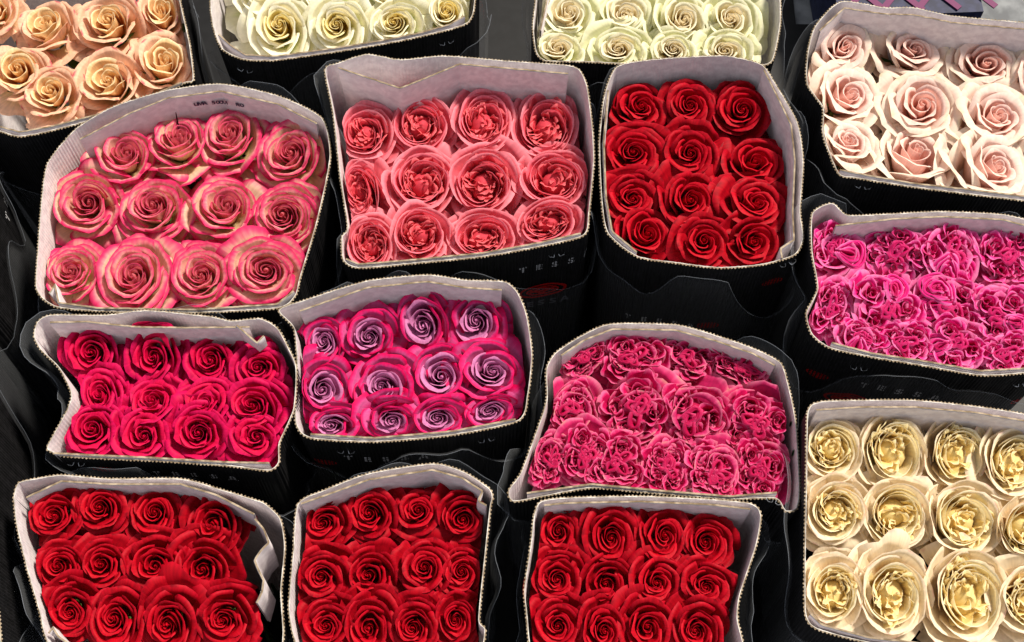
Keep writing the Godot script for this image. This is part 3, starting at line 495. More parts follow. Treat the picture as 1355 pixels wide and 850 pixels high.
func sleeve(key: String, label: String) -> Node3D:
	var pts := []
	for p in BOXES[key].rim:
		pts.append(Vector3(p[0], p[1], p[2]) * 0.001)
	var mid := Vector3.ZERO
	for p in pts:
		mid += p / pts.size()
	var root := thing("flower_sleeve", label, "flower box", Vector3(mid.x, 0, mid.z), "corrugated sleeves of roses standing side by side")
	var line := resample(rimline(pts), PITCH / 4.0, true)
	var n := line.size()
	var lip := []
	for i in n:
		var fray := 0.0006 * noise.get_noise_2d(i * 3.0, mid.x * 900.0) + 0.0005 * noise.get_noise_2d(i * 17.0, mid.z * 900.0)
		lip.append(line[i] + Vector3(0, fray, 0))
	var inner := PackedVector3Array()
	var outer := PackedVector3Array()
	var cap := PackedVector3Array()
	var lin := PackedVector3Array()
	var uvs := [PackedVector2Array(), PackedVector2Array(), PackedVector2Array(), PackedVector2Array()]
	var rows := [0.0, 0.012, 0.04, 0.09, 1.0]
	var org := root.position
	for j in rows.size():
		for i in n + 1:
			var p: Vector3 = lip[i % n]
			var o := outward(line, i % n)
			var ripple: float = sin(TAU * i / 4.0 + 0.7) * (0.85 + 0.6 * noise.get_noise_2d(i * 1.7, mid.x * 400.0))
			var down: float = rows[j]
			var y: float = p.y - down if down < 1.0 else 0.004
			var sc := lerpf(1.0, 0.93, (p.y - y) / p.y)
			var bulge := 0.003 * noise.get_noise_2d(i * 0.35, 40.0 + mid.x * 50.0) * minf(1.0, down * 12.0)
			var base := Vector3(mid.x + (p.x - mid.x) * sc, y, mid.z + (p.z - mid.z) * sc) + o * bulge - org
			inner.append(base + o * (0.0002 * ripple))
			outer.append(base + o * (0.0017 + 0.0009 * ripple))
			uvs[0].append(Vector2(i * 0.02, j))
			uvs[1].append(Vector2(i * 0.02, j))
	for j in 2:
		for i in n + 1:
			var p: Vector3 = lip[i % n] - org
			var o := outward(line, i % n)
			var ripple: float = sin(TAU * i / 4.0 + 0.7) * (0.85 + 0.6 * noise.get_noise_2d(i * 1.7, mid.x * 400.0))
			lin.append(p + o * [-0.0001, 0.0006][j] + Vector3(0, 0.0004, 0))
			uvs[2].append(Vector2(i * 0.02, j))
			cap.append(p + o * [0.0006, 0.0017 + 0.0008 * ripple][j] + Vector3(0, [0.0003, -0.0001][j], 0))
			uvs[3].append(Vector2(i * 0.02, j))
	var s := Sheets.new()
	s.grid(inner, uvs[0], n + 1, rows.size())
	part("paper_lining", s.build(), M.liner, root)
	s = Sheets.new()
	s.grid(outer, uvs[1], n + 1, rows.size())
	part("fluted_wall", s.build(), M.flute, root)
	s = Sheets.new()
	s.grid(lin, uvs[2], n + 1, 2)
	part("paper_edge", s.build(), M.paper, root)
	s = Sheets.new()
	s.grid(cap, uvs[3], n + 1, 2)
	part("cut_edge", s.build(), M.kraft, root)
	var hull := PackedVector2Array()
	for i in range(0, n, 14):
		var o := outward(line, i)
		hull.append(Vector2(line[i].x, line[i].z) - Vector2(o.x, o.z) * (0.006 if line[i].z < mid.z else 0.003))
	walls[key] = {"line": line, "mid": mid, "root": root, "hull": hull}
	return root

# a point on a sleeve's outer wall: arc position (samples), depth under the rim, distance out
func on_wall(key: String, at: float, down: float, out: float) -> Vector3:
	var w: Dictionary = walls[key]
	var line: Array = w.line
	var n := line.size()
	var i := int(floor(at))
	var p: Vector3 = line[posmod(i, n)].lerp(line[posmod(i + 1, n)], at - i)
	var o := outward(line, posmod(i, n)).lerp(outward(line, posmod(i + 1, n)), at - i).normalized()
	out += 0.003 * noise.get_noise_2d(at * 0.35, 40.0 + w.mid.x * 50.0) * minf(1.0, down * 12.0)
	var sc := lerpf(1.0, 0.93, down / p.y)
	return Vector3(w.mid.x + (p.x - w.mid.x) * sc, p.y - down, w.mid.z + (p.z - w.mid.z) * sc) + o * out

func arc_at(key: String, x: float, z: float) -> int:
	var line: Array = walls[key].line
	var best := 0
	for i in line.size():
		if Vector2(line[i].x - x, line[i].z - z).length() < Vector2(line[best].x - x, line[best].z - z).length():
			best = i
	return best

func flap(row: Array) -> void:
	var root: Node3D = walls[row[0]].root
	var org := root.position
	var raw := []
	for p in row[1]:
		raw.append(Vector3(p[0], p[1], p[2]) * 0.001)
	var line := resample(raw, 0.0025, false)
	line.append(raw[-1])
	var n := line.size()
	var th := 0.0022
	var face := PackedVector3Array()
	var uv := PackedVector2Array()
	var top := PackedVector3Array()
	var uv2 := PackedVector2Array()
	var mid: Vector3 = walls[row[0]].mid
	var prof := [[0.0, 1.0], [0.0, 0.3], [0.0, 0.0], [1.0, 0.0], [1.0, 0.3], [1.0, 1.0]]
	for j in prof.size():
		for i in n:
			var p: Vector3 = line[i]
			var o := outward(line, i, false)
			var d: float = prof[j][1] * row[2]
			var fr := 0.0007 * noise.get_noise_2d(i * 9.0, p.x * 800.0)
			var q: Vector3 = p + o * (0.0 - th * prof[j][0]) + Vector3(0, fr - d, 0)
			q += (Vector3(p.x, 0, p.z) - Vector3(mid.x, 0, mid.z)).normalized() * (-0.03 * d) + o * 0.002 * noise.get_noise_2d(i * 2.0, 9.0 + d * 300.0) * minf(1.0, d * 40.0)
			face.append(q - org)
			uv.append(Vector2(i * 0.05, j))
	for j in 2:
		for i in n:
			var p: Vector3 = line[i]
			var o := outward(line, i, false)
			var fr := 0.0007 * noise.get_noise_2d(i * 9.0, p.x * 800.0)
			top.append(p + o * (-th * [-0.02, 0.78][j]) + Vector3(0, fr + 0.0004, 0) - org)
			uv2.append(Vector2(i * 0.05, j))
	var s := Sheets.new()
	s.grid(face, uv, n, prof.size())
	var f := part("flap", s.build(), M.liner, root)
	s = Sheets.new()
	s.grid(top, uv2, n, 2)
	part("cut_edge", s.build(), M.kraft, f)

# print on the flutes, letter by letter round the wall
func letter(key: String, at: float, down: float, out: float, c: String, size: float, m: Material, called: String, inside := false) -> void:
	var root: Node3D = walls[key].root
	var p := on_wall(key, at, down, out)
	var t := (on_wall(key, at + 2, down, out) - on_wall(key, at - 2, down, out)).normalized()
	var up := (on_wall(key, at, down - 0.005, out) - p).normalized()
	var x := t if inside else -t
	var tm := TextMesh.new()
	tm.text = c
	var f := SystemFont.new()
	f.font_names = PackedStringArray(["Droid Sans"])
	f.font_weight = 700
	tm.font = f
	tm.font_size = 32
	tm.pixel_size = size / 24.0
	tm.depth = 0.0003
	tm.curve_step = 2.0
	var o := part(called, tm, m, root)
	o.transform = Transform3D(Basis(x, up, x.cross(up).normalized()).orthonormalized(), p - root.position)

func word(r: Array) -> void:
	var a := arc_at(r[0], r[1] * 0.001, r[2] * 0.001)
	var w: String = r[4]
	for i in w.length():
		letter(r[0], a - (i - (w.length() - 1) * 0.5) * r[6] / (PITCH / 4.0), r[3], r[7], w[i], r[5], M[r[8]], "printed_letter")

func stroke(s: Sheets, key: String, at: float, down: float, out: float, line: Array, wid: float) -> void:
	var pts := PackedVector3Array()
	var uv := PackedVector2Array()
	for j in 2:
		for i in line.size():
			var p: Vector2 = line[i]
			var d: Vector2 = (line[mini(i + 1, line.size() - 1)] - line[maxi(i - 1, 0)]).normalized()
			var q := p + Vector2(-d.y, d.x) * wid * (j - 0.5)
			pts.append(on_wall(key, at - q.x / (PITCH / 4.0), down - q.y, out) - walls[key].root.position)
			uv.append(Vector2(i, j))
	s.grid(pts, uv, line.size(), 2)

func logo(r: Array) -> void:
	var a := float(arc_at(r[0], r[1] * 0.001, r[2] * 0.001))
	var w: float = r[4]
	var s := Sheets.new()
	for ring in [[0.5, 0.28, 0.07], [0.34, 0.17, 0.05]]:
		var line := []
		for i in 41:
			line.append(Vector2(cos(TAU * i / 40.0) * ring[0] * w, sin(TAU * i / 40.0) * ring[1] * w))
		stroke(s, r[0], a, r[3], r[5], line, w * ring[2])
	for z in [[-0.3, -0.05, 0.05, 0.2], [-0.1, -0.16, 0.3, 0.1], [-0.28, 0.08, 0.1, -0.18], [-0.05, 0.16, 0.32, -0.06], [-0.2, 0.0, 0.2, 0.0]]:
		var line := []
		for i in 13:
			line.append(Vector2(lerpf(z[0], z[2], i / 12.0), lerpf(z[1], z[3], i / 12.0)) * w)
		stroke(s, r[0], a, r[3], r[5] + 0.0001, line, w * 0.06)
	part("printed_emblem", s.build(), M.red_print, walls[r[0]].root)

func staple(r: Array) -> void:
	var a := float(arc_at(r[0], r[1] * 0.001, r[2] * 0.001))
	for k in [-1, 1]:
		var s := Sheets.new()
		var path := []
		var rad := []
		for i in 7:
			var t := i / 6.0 - 0.5
			path.append(on_wall(r[0], a + k * 6.0 + t * 8.0, r[3] - 0.001 * sin(t * 6.0) * k, 0.0046 - 0.004 * pow(absf(t) * 2.0, 6.0)) - walls[r[0]].root.position)
			rad.append(0.00045)
		tube(s, path, rad, 5)
		part("staple", s.build(), M.steel, walls[r[0]].root)

func ink(r: Array) -> void:
	var a := float(arc_at(r[0], r[1] * 0.001, r[2] * 0.001))
	var w: String = r[4]
	if w:
		for i in w.length():
			if w[i] != " ":
				letter(r[0], a + (i - w.length() * 0.5) * r[5] * 0.85 / (PITCH / 4.0), r[3], -0.0145, w[i], r[5], M[r[6]], "printed_letter", true)
		return
	var pts := PackedVector3Array()
	var uv := PackedVector2Array()
	for j in 2:
		for i in 17:
			var c := TAU * i / 16.0
			pts.append(on_wall(r[0], a + j * cos(c) * r[5] * 0.35 / (PITCH / 4.0), r[3] + j * sin(c) * r[5], -0.0006) - walls[r[0]].root.position)
			uv.append(Vector2(i, j))
	var s := Sheets.new()
	s.grid(pts, uv, 17, 2)
	part("printed_dot", s.build(), M[r[6]], walls[r[0]].root)

# loose clear film round a sleeve
func film(key: String) -> void:
	var w: Dictionary = walls[key]
	var n: int = w.line.size()
	var root := thing("plastic_film", "loose clear plastic film round the " + FILM_LABEL[key], "plastic film", w.root.position, "clear film wrapped round the sleeves")
	var m := int(n / 8.0)
	var pts := PackedVector3Array()
	var uv := PackedVector2Array()
	var path := []
	var rad := []
	var sd: float = w.mid.x * 700.0 + w.mid.z * 300.0
	var rows := [0.0, 0.006, 0.02, 0.05, 0.1, 0.2]
	for j in rows.size():
		for i in m + 1:
			var c := TAU * i / m
			var a := Vector2(cos(c), sin(c)) * 34.0
			var down := 0.055 + 0.075 * soft.get_noise_2d(a.x + sd, a.y) + 0.02 * soft.get_noise_2d(a.x * 1.9, a.y * 1.9 + sd)
			var out := 0.0095 + 0.009 * soft.get_noise_2d(a.x * 1.5 + 80.0, a.y * 1.5 + sd)
			out = maxf(out, 0.0045) + (0.004 if j == 0 else 0.0)
			var p := on_wall(key, float(i * n) / m, maxf(0.012, down) + rows[j], out) - root.position
			pts.append(p)
			uv.append(Vector2(i, j))
			if j == 0:
				path.append(p)
				rad.append(0.00028)
	var s := Sheets.new()
	s.grid(pts, uv, m + 1, rows.size())
	part("film_sheet", s.build(), M.film, root)
	s = Sheets.new()
	tube(s, path, rad, 5)
	part("film_edge_glint", s.build(), M.edge_glint, root)  # highlight along the film edge, put in as a pale thin tube

func far_carton() -> void:
	var root := thing("printed_carton", "dark navy carton with pink crossed stripes lying behind the blush roses", "carton", Vector3(0.543, 0.0, -0.702))
	root.rotation.y = 0.05
	var b := BoxMesh.new()
	b.size = Vector3(0.2, 0.12, 0.22)
	var body := part("carton_body", b, M.navy, root)
	body.position.y = 0.066
	for k in 7:
		var st := BoxMesh.new()
		st.size = Vector3(0.009, 0.002, 0.13)
		var o := part("printed_stripe", st, M.rose_print, root)
		o.position = Vector3(-0.075 + 0.025 * k, 0.1268 + 0.0003 * k, 0.055)
		o.rotation.y = [0.7, -0.7][k % 2]

# ---------------------------------------------------------------- roses
# petals that would pass through the sleeve lie flat against its lining instead
func pressed(mesh: ArrayMesh, xf: Transform3D, key: String) -> ArrayMesh:
	var a := mesh.surface_get_arrays(0)
	var P: PackedVector3Array = a[Mesh.ARRAY_VERTEX]
	var hull: PackedVector2Array = walls[key].hull
	var mid := Vector2(walls[key].mid.x, walls[key].mid.z)
	var moved := false
	var inv := xf.affine_inverse()
	for i in P.size():
		var w := xf * P[i]
		var sc := lerpf(1.0, 0.93, clampf((0.42 - w.y) / 0.42, 0.0, 1.0))
		var q := (Vector2(w.x, w.z) - mid) / sc + mid
		if Geometry2D.is_point_in_polygon(q, hull):
			continue
		var best := Vector2.ZERO
		var far := 1e9
		for h in hull.size():
			var c := Geometry2D.get_closest_point_to_segment(q, hull[h], hull[(h + 1) % hull.size()])
			var l := c.distance_squared_to(q)
			if l < far:
				far = l
				best = c
		q = (best - mid) * sc + mid + (best - q) * 0.06
		P[i] = inv * Vector3(q.x, minf(w.y + 0.15 * sqrt(far), maxf(w.y, 0.4)), q.y)
		moved = true
	if not moved:
		return mesh
	a[Mesh.ARRAY_VERTEX] = P
	var m := ArrayMesh.new()
	m.add_surface_from_arrays(Mesh.PRIMITIVE_TRIANGLES, a)
	return m

func rose(key: String, called: String, label: String, group: String, proto: Array, mats: Array, d: Array) -> void:
	var at := Vector3(d[0], d[1], d[2]) * 0.001
	var r: float = d[3] * 0.001
	var up := Vector3(d[4], d[5], d[6]).normalized()
	var o := thing(called, label, "rose", at, group)
	var x := Vector3(d[7], 0, d[8])
	var sx := 1.0
	if x.length() > 0.5:
		x = (x - up * x.dot(up)).normalized()
		sx = d[9]
		if rng.randf() < 0.5:
			x = -x
	else:
		x = up.cross(Vector3(cos(rng.randf() * TAU), 0, sin(rng.randf() * TAU))).normalized()
		sx = rng.randf_range(0.93, 1.05)
	var z := x.cross(up).normalized()
	var tall := rng.randf_range(0.9, 1.1)
	o.transform = Transform3D(Basis(x * r * sx, up * r * tall, z * r), at)
	for e in proto:
		part(e[0], pressed(e[1], o.transform, key) if d[9] < 1.0 or d[10] > 0 else e[1], mats[e[2]], o)
	# stem, bending from the head's axis to upright, down to the ground
	var inv := o.transform.affine_inverse()
	var s := Sheets.new()
	var neck := at - up * r * tall * 0.98
	var foot := Vector3(neck.x * 0.995, 0.006, neck.z) + Vector3(0, 0, -0.012)
	var path := []
	var rad := []
	for q in 7:
		var t := q / 6.0
		var c := neck - up * 0.09
		path.append(inv * (neck.lerp(c, t).lerp(c.lerp(foot, t), t)))
		rad.append(lerpf(0.0032, 0.0038, t) / r)
	tube(s, path, rad, 6)
	part("stem", s.build(), M.stem, o)
	for q in 2:
		var ls := Sheets.new()
		var pts := PackedVector3Array()
		var uv := PackedVector2Array()
		var a := rng.randf() * TAU
		var dir := Vector3(cos(a), rng.randf_range(-0.1, 0.25), sin(a)).normalized()
		var across := dir.cross(Vector3.UP).normalized()
		var from := neck - up * rng.randf_range(0.02, 0.04)
		var ln := rng.randf_range(0.03, 0.042)
		for j in 8:
			var v := j / 7.0
			var hw := 0.009 * sin(PI * pow(v, 0.75)) + 0.0004
			for e in 5:
				var ee := e / 2.0 - 1.0
				pts.append(inv * (from + dir * ln * v + across * hw * ee + Vector3(0, 0.003 * absf(ee) - 0.012 * v * v, 0)))
				uv.append(Vector2(e / 4.0, v))
		ls.grid(pts, uv, 5, 8)
		part("leaf", pressed(ls.build(), o.transform, key), M.leaf, o)

func _ready() -> void:
	noise.seed = 3
	noise.frequency = 0.05
	noise.fractal_octaves = 2
	soft.seed = 8
	soft.frequency = 0.03
	soft.fractal_type = FastNoiseLite.FRACTAL_NONE
	soft.noise_type = FastNoiseLite.TYPE_SIMPLEX_SMOOTH
	rng.seed = 1
	# ---- camera, sky, sun, exposure
	var cam := Camera3D.new()
	cam.name = "camera"
	add_child(cam)
	cam.position = Vector3(0.0000, 1.6688, 0.5917)
	cam.rotation_degrees = Vector3(-65.00, 0, 0)
	cam.fov = 26.133
	cam.near = 0.05
	cam.far = 60.0
	cam.current = true
	var env := Environment.new()
	env.background_mode = Environment.BG_SKY
	var sky := Sky.new()
	var sm := ProceduralSkyMaterial.new()
	sm.sky_top_color = Color(0.74, 0.75, 0.78)
	sm.sky_horizon_color = Color(0.84, 0.85, 0.87)
	sm.ground_horizon_color = Color(0.45, 0.45, 0.45)
	sm.ground_bottom_color = Color(0.25, 0.25, 0.25)
	sm.sky_curve = 0.2
	sky.sky_material = sm
	env.sky = sky
	env.background_energy_multiplier = 0.62
	env.tonemap_mode = Environment.TONE_MAPPER_LINEAR
	env.tonemap_exposure = 1.4
	env.sdfgi_enabled = true
	env.ssao_enabled = true
	env.ssil_enabled = true
	var we := WorldEnvironment.new()
	we.name = "world_environment"
	we.environment = env
	add_child(we)
	var sun := DirectionalLight3D.new()
	sun.name = "sun"
	sun.light_energy = 1.45
	sun.light_color = Color(1.0, 0.96, 0.9)
	sun.light_angular_distance = 8.0
	sun.shadow_enabled = true
	add_child(sun)
	sun.look_at_from_position(Vector3(0.72, 1.5, -0.62), Vector3.ZERO)
	# ---- materials
	M.liner = blotch(Color(0.82, 0.79, 0.80), Color(0.90, 0.875, 0.88), 9.0, 0.75)
	M.paper = blotch(Color(0.60, 0.57, 0.53), Color(0.84, 0.83, 0.81), 5.0, 0.8, 0.3, 0.03)
	M.kraft = blotch(Color(0.42, 0.36, 0.28), Color(0.66, 0.60, 0.52), 5.0, 0.9, 0.2, 0.03)
	M.flute = blotch(Color(0.11, 0.11, 0.115), Color(0.16, 0.155, 0.165), 8.0, 0.42, 0.36)
	M.stem = plain(Color(0.25, 0.36, 0.16), 0.6)
	M.leaf = petal_mat(petal_skin(Color(0.26, 0.36, 0.15), Color(0.30, 0.38, 0.18), 0.8, Color(0.22, 0.32, 0.12), 0.1), Color(0.3, 0.3, 0.3), 0.45, 0.0)
	M.sepal = plain(Color(0.30, 0.42, 0.17), 0.6)
	M.floor = blotch(Color(0.40, 0.41, 0.42), Color(0.54, 0.55, 0.56), 2.0, 0.85)
	M.white_print = plain(Color(0.82, 0.82, 0.84), 0.6)
	M.red_print = plain(Color(0.80, 0.05, 0.07), 0.6)
	M.grey_white = plain(Color(0.42, 0.42, 0.45), 0.6)
	M.ink = plain(Color(0.16, 0.13, 0.24), 0.8)
	M.green_ink = plain(Color(0.08, 0.36, 0.16), 0.8)
	M.gap_shade = blotch(Color(0.03, 0.03, 0.033), Color(0.06, 0.06, 0.065), 4.0, 0.5)
	M.film = StandardMaterial3D.new()
	M.film.albedo_color = Color(0.9, 0.92, 0.95, 0.05)
	M.film.transparency = BaseMaterial3D.TRANSPARENCY_ALPHA
	M.film.roughness = 0.12
	M.film.metallic_specular = 0.28
	M.film.cull_mode = BaseMaterial3D.CULL_DISABLED
	M.edge_glint = plain(Color(0.70, 0.73, 0.78, 0.16), 0.35)
	M.edge_glint.transparency = BaseMaterial3D.TRANSPARENCY_ALPHA
	M.navy = blotch(Color(0.10, 0.12, 0.22), Color(0.16, 0.18, 0.30), 6.0, 0.5)
	M.rose_print = plain(Color(0.40, 0.14, 0.32), 0.6)
	M.grey_print = plain(Color(0.25, 0.2, 0.32), 0.7)
	M.steel = plain(Color(0.75, 0.76, 0.78), 0.3, 0.5, 0.9)
	# ---- ground
	var gm := PlaneMesh.new()
	gm.size = Vector2(30, 30)
	var ground := part("ground", gm, M.floor, self)
	ground.set_meta("kind", "structure")
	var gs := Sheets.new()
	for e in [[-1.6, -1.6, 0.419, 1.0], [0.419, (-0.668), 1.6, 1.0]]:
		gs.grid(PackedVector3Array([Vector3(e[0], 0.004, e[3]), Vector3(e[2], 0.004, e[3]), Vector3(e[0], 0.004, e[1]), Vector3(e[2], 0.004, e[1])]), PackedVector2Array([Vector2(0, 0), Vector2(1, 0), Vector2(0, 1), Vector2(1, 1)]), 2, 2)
	var gap_shade := part("gap_shade_sheet", gs.build(), M.gap_shade, self)  # added black sheet: puts the shade between the sleeves into the floor colour
	gap_shade.set_meta("kind", "structure")
	# ---- sleeves and their roses
	for key in BOXES:
		sleeve(key, SLEEVE_LABEL[key])
	build_roses()
	for row in FLAPS:
		flap(row)
	for row in WORDS:
		word(row)
	for row in LOGOS:
		logo(row)
	for row in STAPLES:
		staple(row)
	for row in INKS:
		ink(row)
	for key in BOXES:
		film(key)
	far_carton()

const FILM_LABEL := {"peach": "sleeve of peach roses", "white": "sleeve of white roses", "ivory": "sleeve of ivory roses", "blush": "sleeve of blush roses", "pink": "sleeve of pink-edged cream roses", "coral": "sleeve of coral roses", "scarlet": "red rose sleeve beside the coral ones", "hotpink": "sleeve of hot pink ruffled roses", "raspberry": "sleeve of raspberry roses", "violet": "sleeve of lavender roses", "magenta": "sleeve of ruffled magenta roses", "cream": "sleeve of cream roses", "crimson": "red rose sleeve below the raspberry ones", "ruby": "red rose sleeve below the lavender ones", "cherry": "red rose sleeve below the magenta ones", "edge": "printed black sleeve cut off by the left edge", "edge2": "added plain black sleeve in the lower left corner"}

const SLEEVE_LABEL := {
	"edge2": "plain black sleeve wall added beside the dark red roses to darken the left edge",
	"edge": "black printed sleeve wall at the far left edge beside the pink-edged roses",
	"peach": "black corrugated sleeve holding peach roses, cut by the upper left corner",
	"white": "black corrugated sleeve with white lining holding white roses with yellow centres",
	"ivory": "black corrugated sleeve holding ivory roses with one wide bare white side",
	"blush": "black corrugated sleeve with thick layered rim holding pale blush roses",
	"pink": "black corrugated sleeve holding cream roses with deep pink petal edges",
	"coral": "black corrugated sleeve with a notched back flap holding coral pink roses",
	"scarlet": "black corrugated sleeve of red roses standing between the coral and blush ones",
	"hotpink": "black corrugated sleeve holding ruffled hot pink roses below the blush ones",
	"raspberry": "black corrugated sleeve with dented side holding raspberry red roses",
	"violet": "black corrugated sleeve holding lavender roses with magenta petal edges",
	"magenta": "black corrugated sleeve with bent corners holding ruffled magenta roses",
	"cream": "black corrugated sleeve holding cream roses with yellow hearts",
	"crimson": "black corrugated sleeve of dark red roses below the raspberry ones",
	"ruby": "black corrugated sleeve of red roses below the lavender ones",
	"cherry": "black corrugated sleeve of red roses below the ruffled magenta ones",
}

func build_roses() -> void:
	var clear := Color(0, 0, 0, 0)
	var K := {}
	# red spirals
	var red_in := petal_skin(Color(0.70, 0.008, 0.10), Color(0.73, 0.015, 0.125), 0.85, Color(0.55, 0.01, 0.06), 0.07)
	var red_out := petal_skin(Color(0.64, 0.008, 0.09), Color(0.69, 0.02, 0.125), 0.85, Color(0.48, 0.01, 0.05), 0.09, Color(0.38, 0.01, 0.06, 0.7))
	var red := [petal_mat(red_in, Color(0.6, 0.6, 0.6)), petal_mat(red_out, Color(0.6, 0.6, 0.6))]
	red.append(red[0])
	K.red = {"form": kind({}), "n": 7, "mats": red}
	var ras := [petal_mat(petal_skin(Color(0.77, 0.012, 0.23), Color(0.80, 0.03, 0.28), 0.75, Color(0.62, 0.01, 0.13), 0.07), Color(0.6, 0.6, 0.6)), petal_mat(petal_skin(Color(0.73, 0.012, 0.25), Color(0.78, 0.04, 0.32), 0.75, Color(0.56, 0.01, 0.14), 0.08), Color(0.6, 0.6, 0.6))]
	ras.append(ras[0])
	K.raspberry = {"form": kind({"n": 18, "core": 6, "to": 1.8, "r1": 0.9, "tip": 0.9}), "n": 5, "mats": ras}
	var vio := [petal_mat(petal_skin(Color(0.77, 0.47, 0.66), Color(0.82, 0.48, 0.67), 0.85, Color(0.58, 0.24, 0.42), 0.05), Color(0.6, 0.6, 0.6)), petal_mat(petal_skin(Color(0.80, 0.34, 0.57), Color(0.84, 0.03, 0.34), 0.72, Color(0.75, 0.08, 0.36), 0.05), Color(0.6, 0.6, 0.6))]
	vio.append(vio[0])
	K.violet = {"form": kind({"n": 20, "core": 8, "to": 1.6, "split": 0.55, "drop": 0.4}), "n": 6, "mats": vio}
	var bic := [petal_mat(petal_skin(Color(0.94, 0.70, 0.64), Color(0.86, 0.26, 0.43), 0.76, Color(0.93, 0.80, 0.62), 0.06), Color(0.85, 0.85, 0.85)), petal_mat(petal_skin(Color(0.94, 0.79, 0.68), Color(0.85, 0.17, 0.40), 0.72, Color(0.92, 0.84, 0.62), 0.06), Color(0.85, 0.85, 0.85))]
	bic.append(petal_mat(petal_skin(Color(0.86, 0.44, 0.48), Color(0.80, 0.24, 0.40), 0.75, Color(0.9, 0.6, 0.5), 0.06), Color(0.85, 0.85, 0.85)))
	K.pink = {"form": kind({"n": 24, "core": 8, "pw": 0.9, "to": 1.7, "wave": 0.016}), "n": 6, "mats": bic}
	var pea := [petal_mat(petal_skin(Color(0.95, 0.82, 0.67), Color(0.95, 0.80, 0.65), 0.8, Color(0.94, 0.84, 0.60), 0.05), Color(0.85, 0.85, 0.85)), petal_mat(petal_skin(Color(0.95, 0.79, 0.67), Color(0.94, 0.77, 0.65), 0.86, Color(0.90, 0.76, 0.55), 0.06, Color(0.72, 0.22, 0.32, 0.8)), Color(0.85, 0.85, 0.85)), petal_mat(petal_skin(Color(0.94, 0.80, 0.58), Color(0.96, 0.88, 0.72), 0.8, Color(0.85, 0.55, 0.30), 0.06), Color(0.85, 0.85, 0.85))]
	K.peach = {"form": kind({"n": 16, "core": 9, "pw": 1.15, "to": 1.5, "mid": 0.12, "drop": 0.4, "wave": 0.025, "split": 0.45, "r1": 0.9}), "n": 5, "mats": pea}
	var whi := [petal_mat(petal_skin(Color(0.95, 0.92, 0.78), Color(0.96, 0.94, 0.85), 0.7, Color(0.93, 0.86, 0.60), 0.03), Color(0.85, 0.85, 0.85)), petal_mat(petal_skin(Color(0.95, 0.93, 0.80), Color(0.96, 0.95, 0.87), 0.7, Color(0.80, 0.84, 0.52), 0.03), Color(0.85, 0.85, 0.85)), petal_mat(petal_skin(Color(0.94, 0.87, 0.58), Color(0.95, 0.91, 0.72), 0.75, Color(0.92, 0.76, 0.32), 0.04), Color(0.85, 0.85, 0.85))]
	K.white = {"form": kind({"n": 19, "core": 9, "to": 1.6, "mid": 0.1, "tip": 0.5}), "n": 4, "mats": whi}
	var ivo := [petal_mat(petal_skin(Color(0.94, 0.90, 0.78), Color(0.95, 0.94, 0.84), 0.7, Color(0.93, 0.84, 0.64), 0.03), Color(0.85, 0.85, 0.85)), petal_mat(petal_skin(Color(0.92, 0.92, 0.76), Color(0.94, 0.93, 0.82), 0.7, Color(0.84, 0.86, 0.58), 0.03), Color(0.85, 0.85, 0.85)), petal_mat(petal_skin(Color(0.94, 0.89, 0.76), Color(0.95, 0.92, 0.82), 0.75, Color(0.92, 0.82, 0.62), 0.04), Color(0.85, 0.85, 0.85))]
	K.ivory = {"form": kind({"n": 20, "core": 8, "to": 1.7, "tip": 0.6}), "n": 4, "mats": ivo}
	var blu := [petal_mat(petal_skin(Color(0.95, 0.83, 0.78), Color(0.96, 0.87, 0.83), 0.75, Color(0.93, 0.74, 0.66), 0.03), Color(0.85, 0.85, 0.85)), petal_mat(petal_skin(Color(0.95, 0.86, 0.81), Color(0.95, 0.89, 0.82), 0.75, Color(0.92, 0.78, 0.66), 0.03, Color(0.85, 0.80, 0.62, 0.5)), Color(0.85, 0.85, 0.85))]
	blu.append(petal_mat(petal_skin(Color(0.95, 0.78, 0.73), Color(0.96, 0.86, 0.82), 0.75, Color(0.94, 0.68, 0.60), 0.04), Color(0.85, 0.85, 0.85)))
	K.blush = {"form": kind({"n": 19, "core": 9, "pw": 1.15, "to": 1.7, "r1": 0.92, "drop": 0.35, "tip": 1.1, "ao": 0.2}), "n": 5, "mats": blu}
	var cor := [petal_mat(petal_skin(Color(0.92, 0.40, 0.47), Color(0.94, 0.50, 0.56), 0.7, Color(0.84, 0.24, 0.30), 0.05), Color(0.85, 0.85, 0.85)), petal_mat(petal_skin(Color(0.94, 0.47, 0.53), Color(0.95, 0.58, 0.63), 0.7, Color(0.86, 0.32, 0.38), 0.05), Color(0.85, 0.85, 0.85)), petal_mat(petal_skin(Color(0.88, 0.30, 0.36), Color(0.93, 0.46, 0.48), 0.7, Color(0.80, 0.20, 0.28), 0.05), Color(0.85, 0.85, 0.85))]
	K.coral = {"form": kind({"form": "cup", "n": 15, "r0": 0.42, "r1": 0.9, "pw": 1.0, "to": 1.4, "wi": 1.7, "heart": 0.55, "hy": -0.06, "mid": 0.06, "split": 0.5, "wave": 0.015, "tip": 0.3, "drop": 0.4}), "n": 5, "mats": cor}
	var cre := [petal_mat(petal_skin(Color(0.95, 0.90, 0.73), Color(0.96, 0.91, 0.78), 0.7, Color(0.93, 0.83, 0.56), 0.04), Color(0.85, 0.85, 0.85)), petal_mat(petal_skin(Color(0.96, 0.90, 0.78), Color(0.96, 0.90, 0.80), 0.75, Color(0.93, 0.82, 0.64), 0.04, Color(0.86, 0.60, 0.58, 0.5)), Color(0.85, 0.85, 0.85)), petal_mat(petal_skin(Color(0.96, 0.87, 0.60), Color(0.97, 0.92, 0.76), 0.8, Color(0.94, 0.76, 0.40), 0.05), Color(0.85, 0.85, 0.85))]
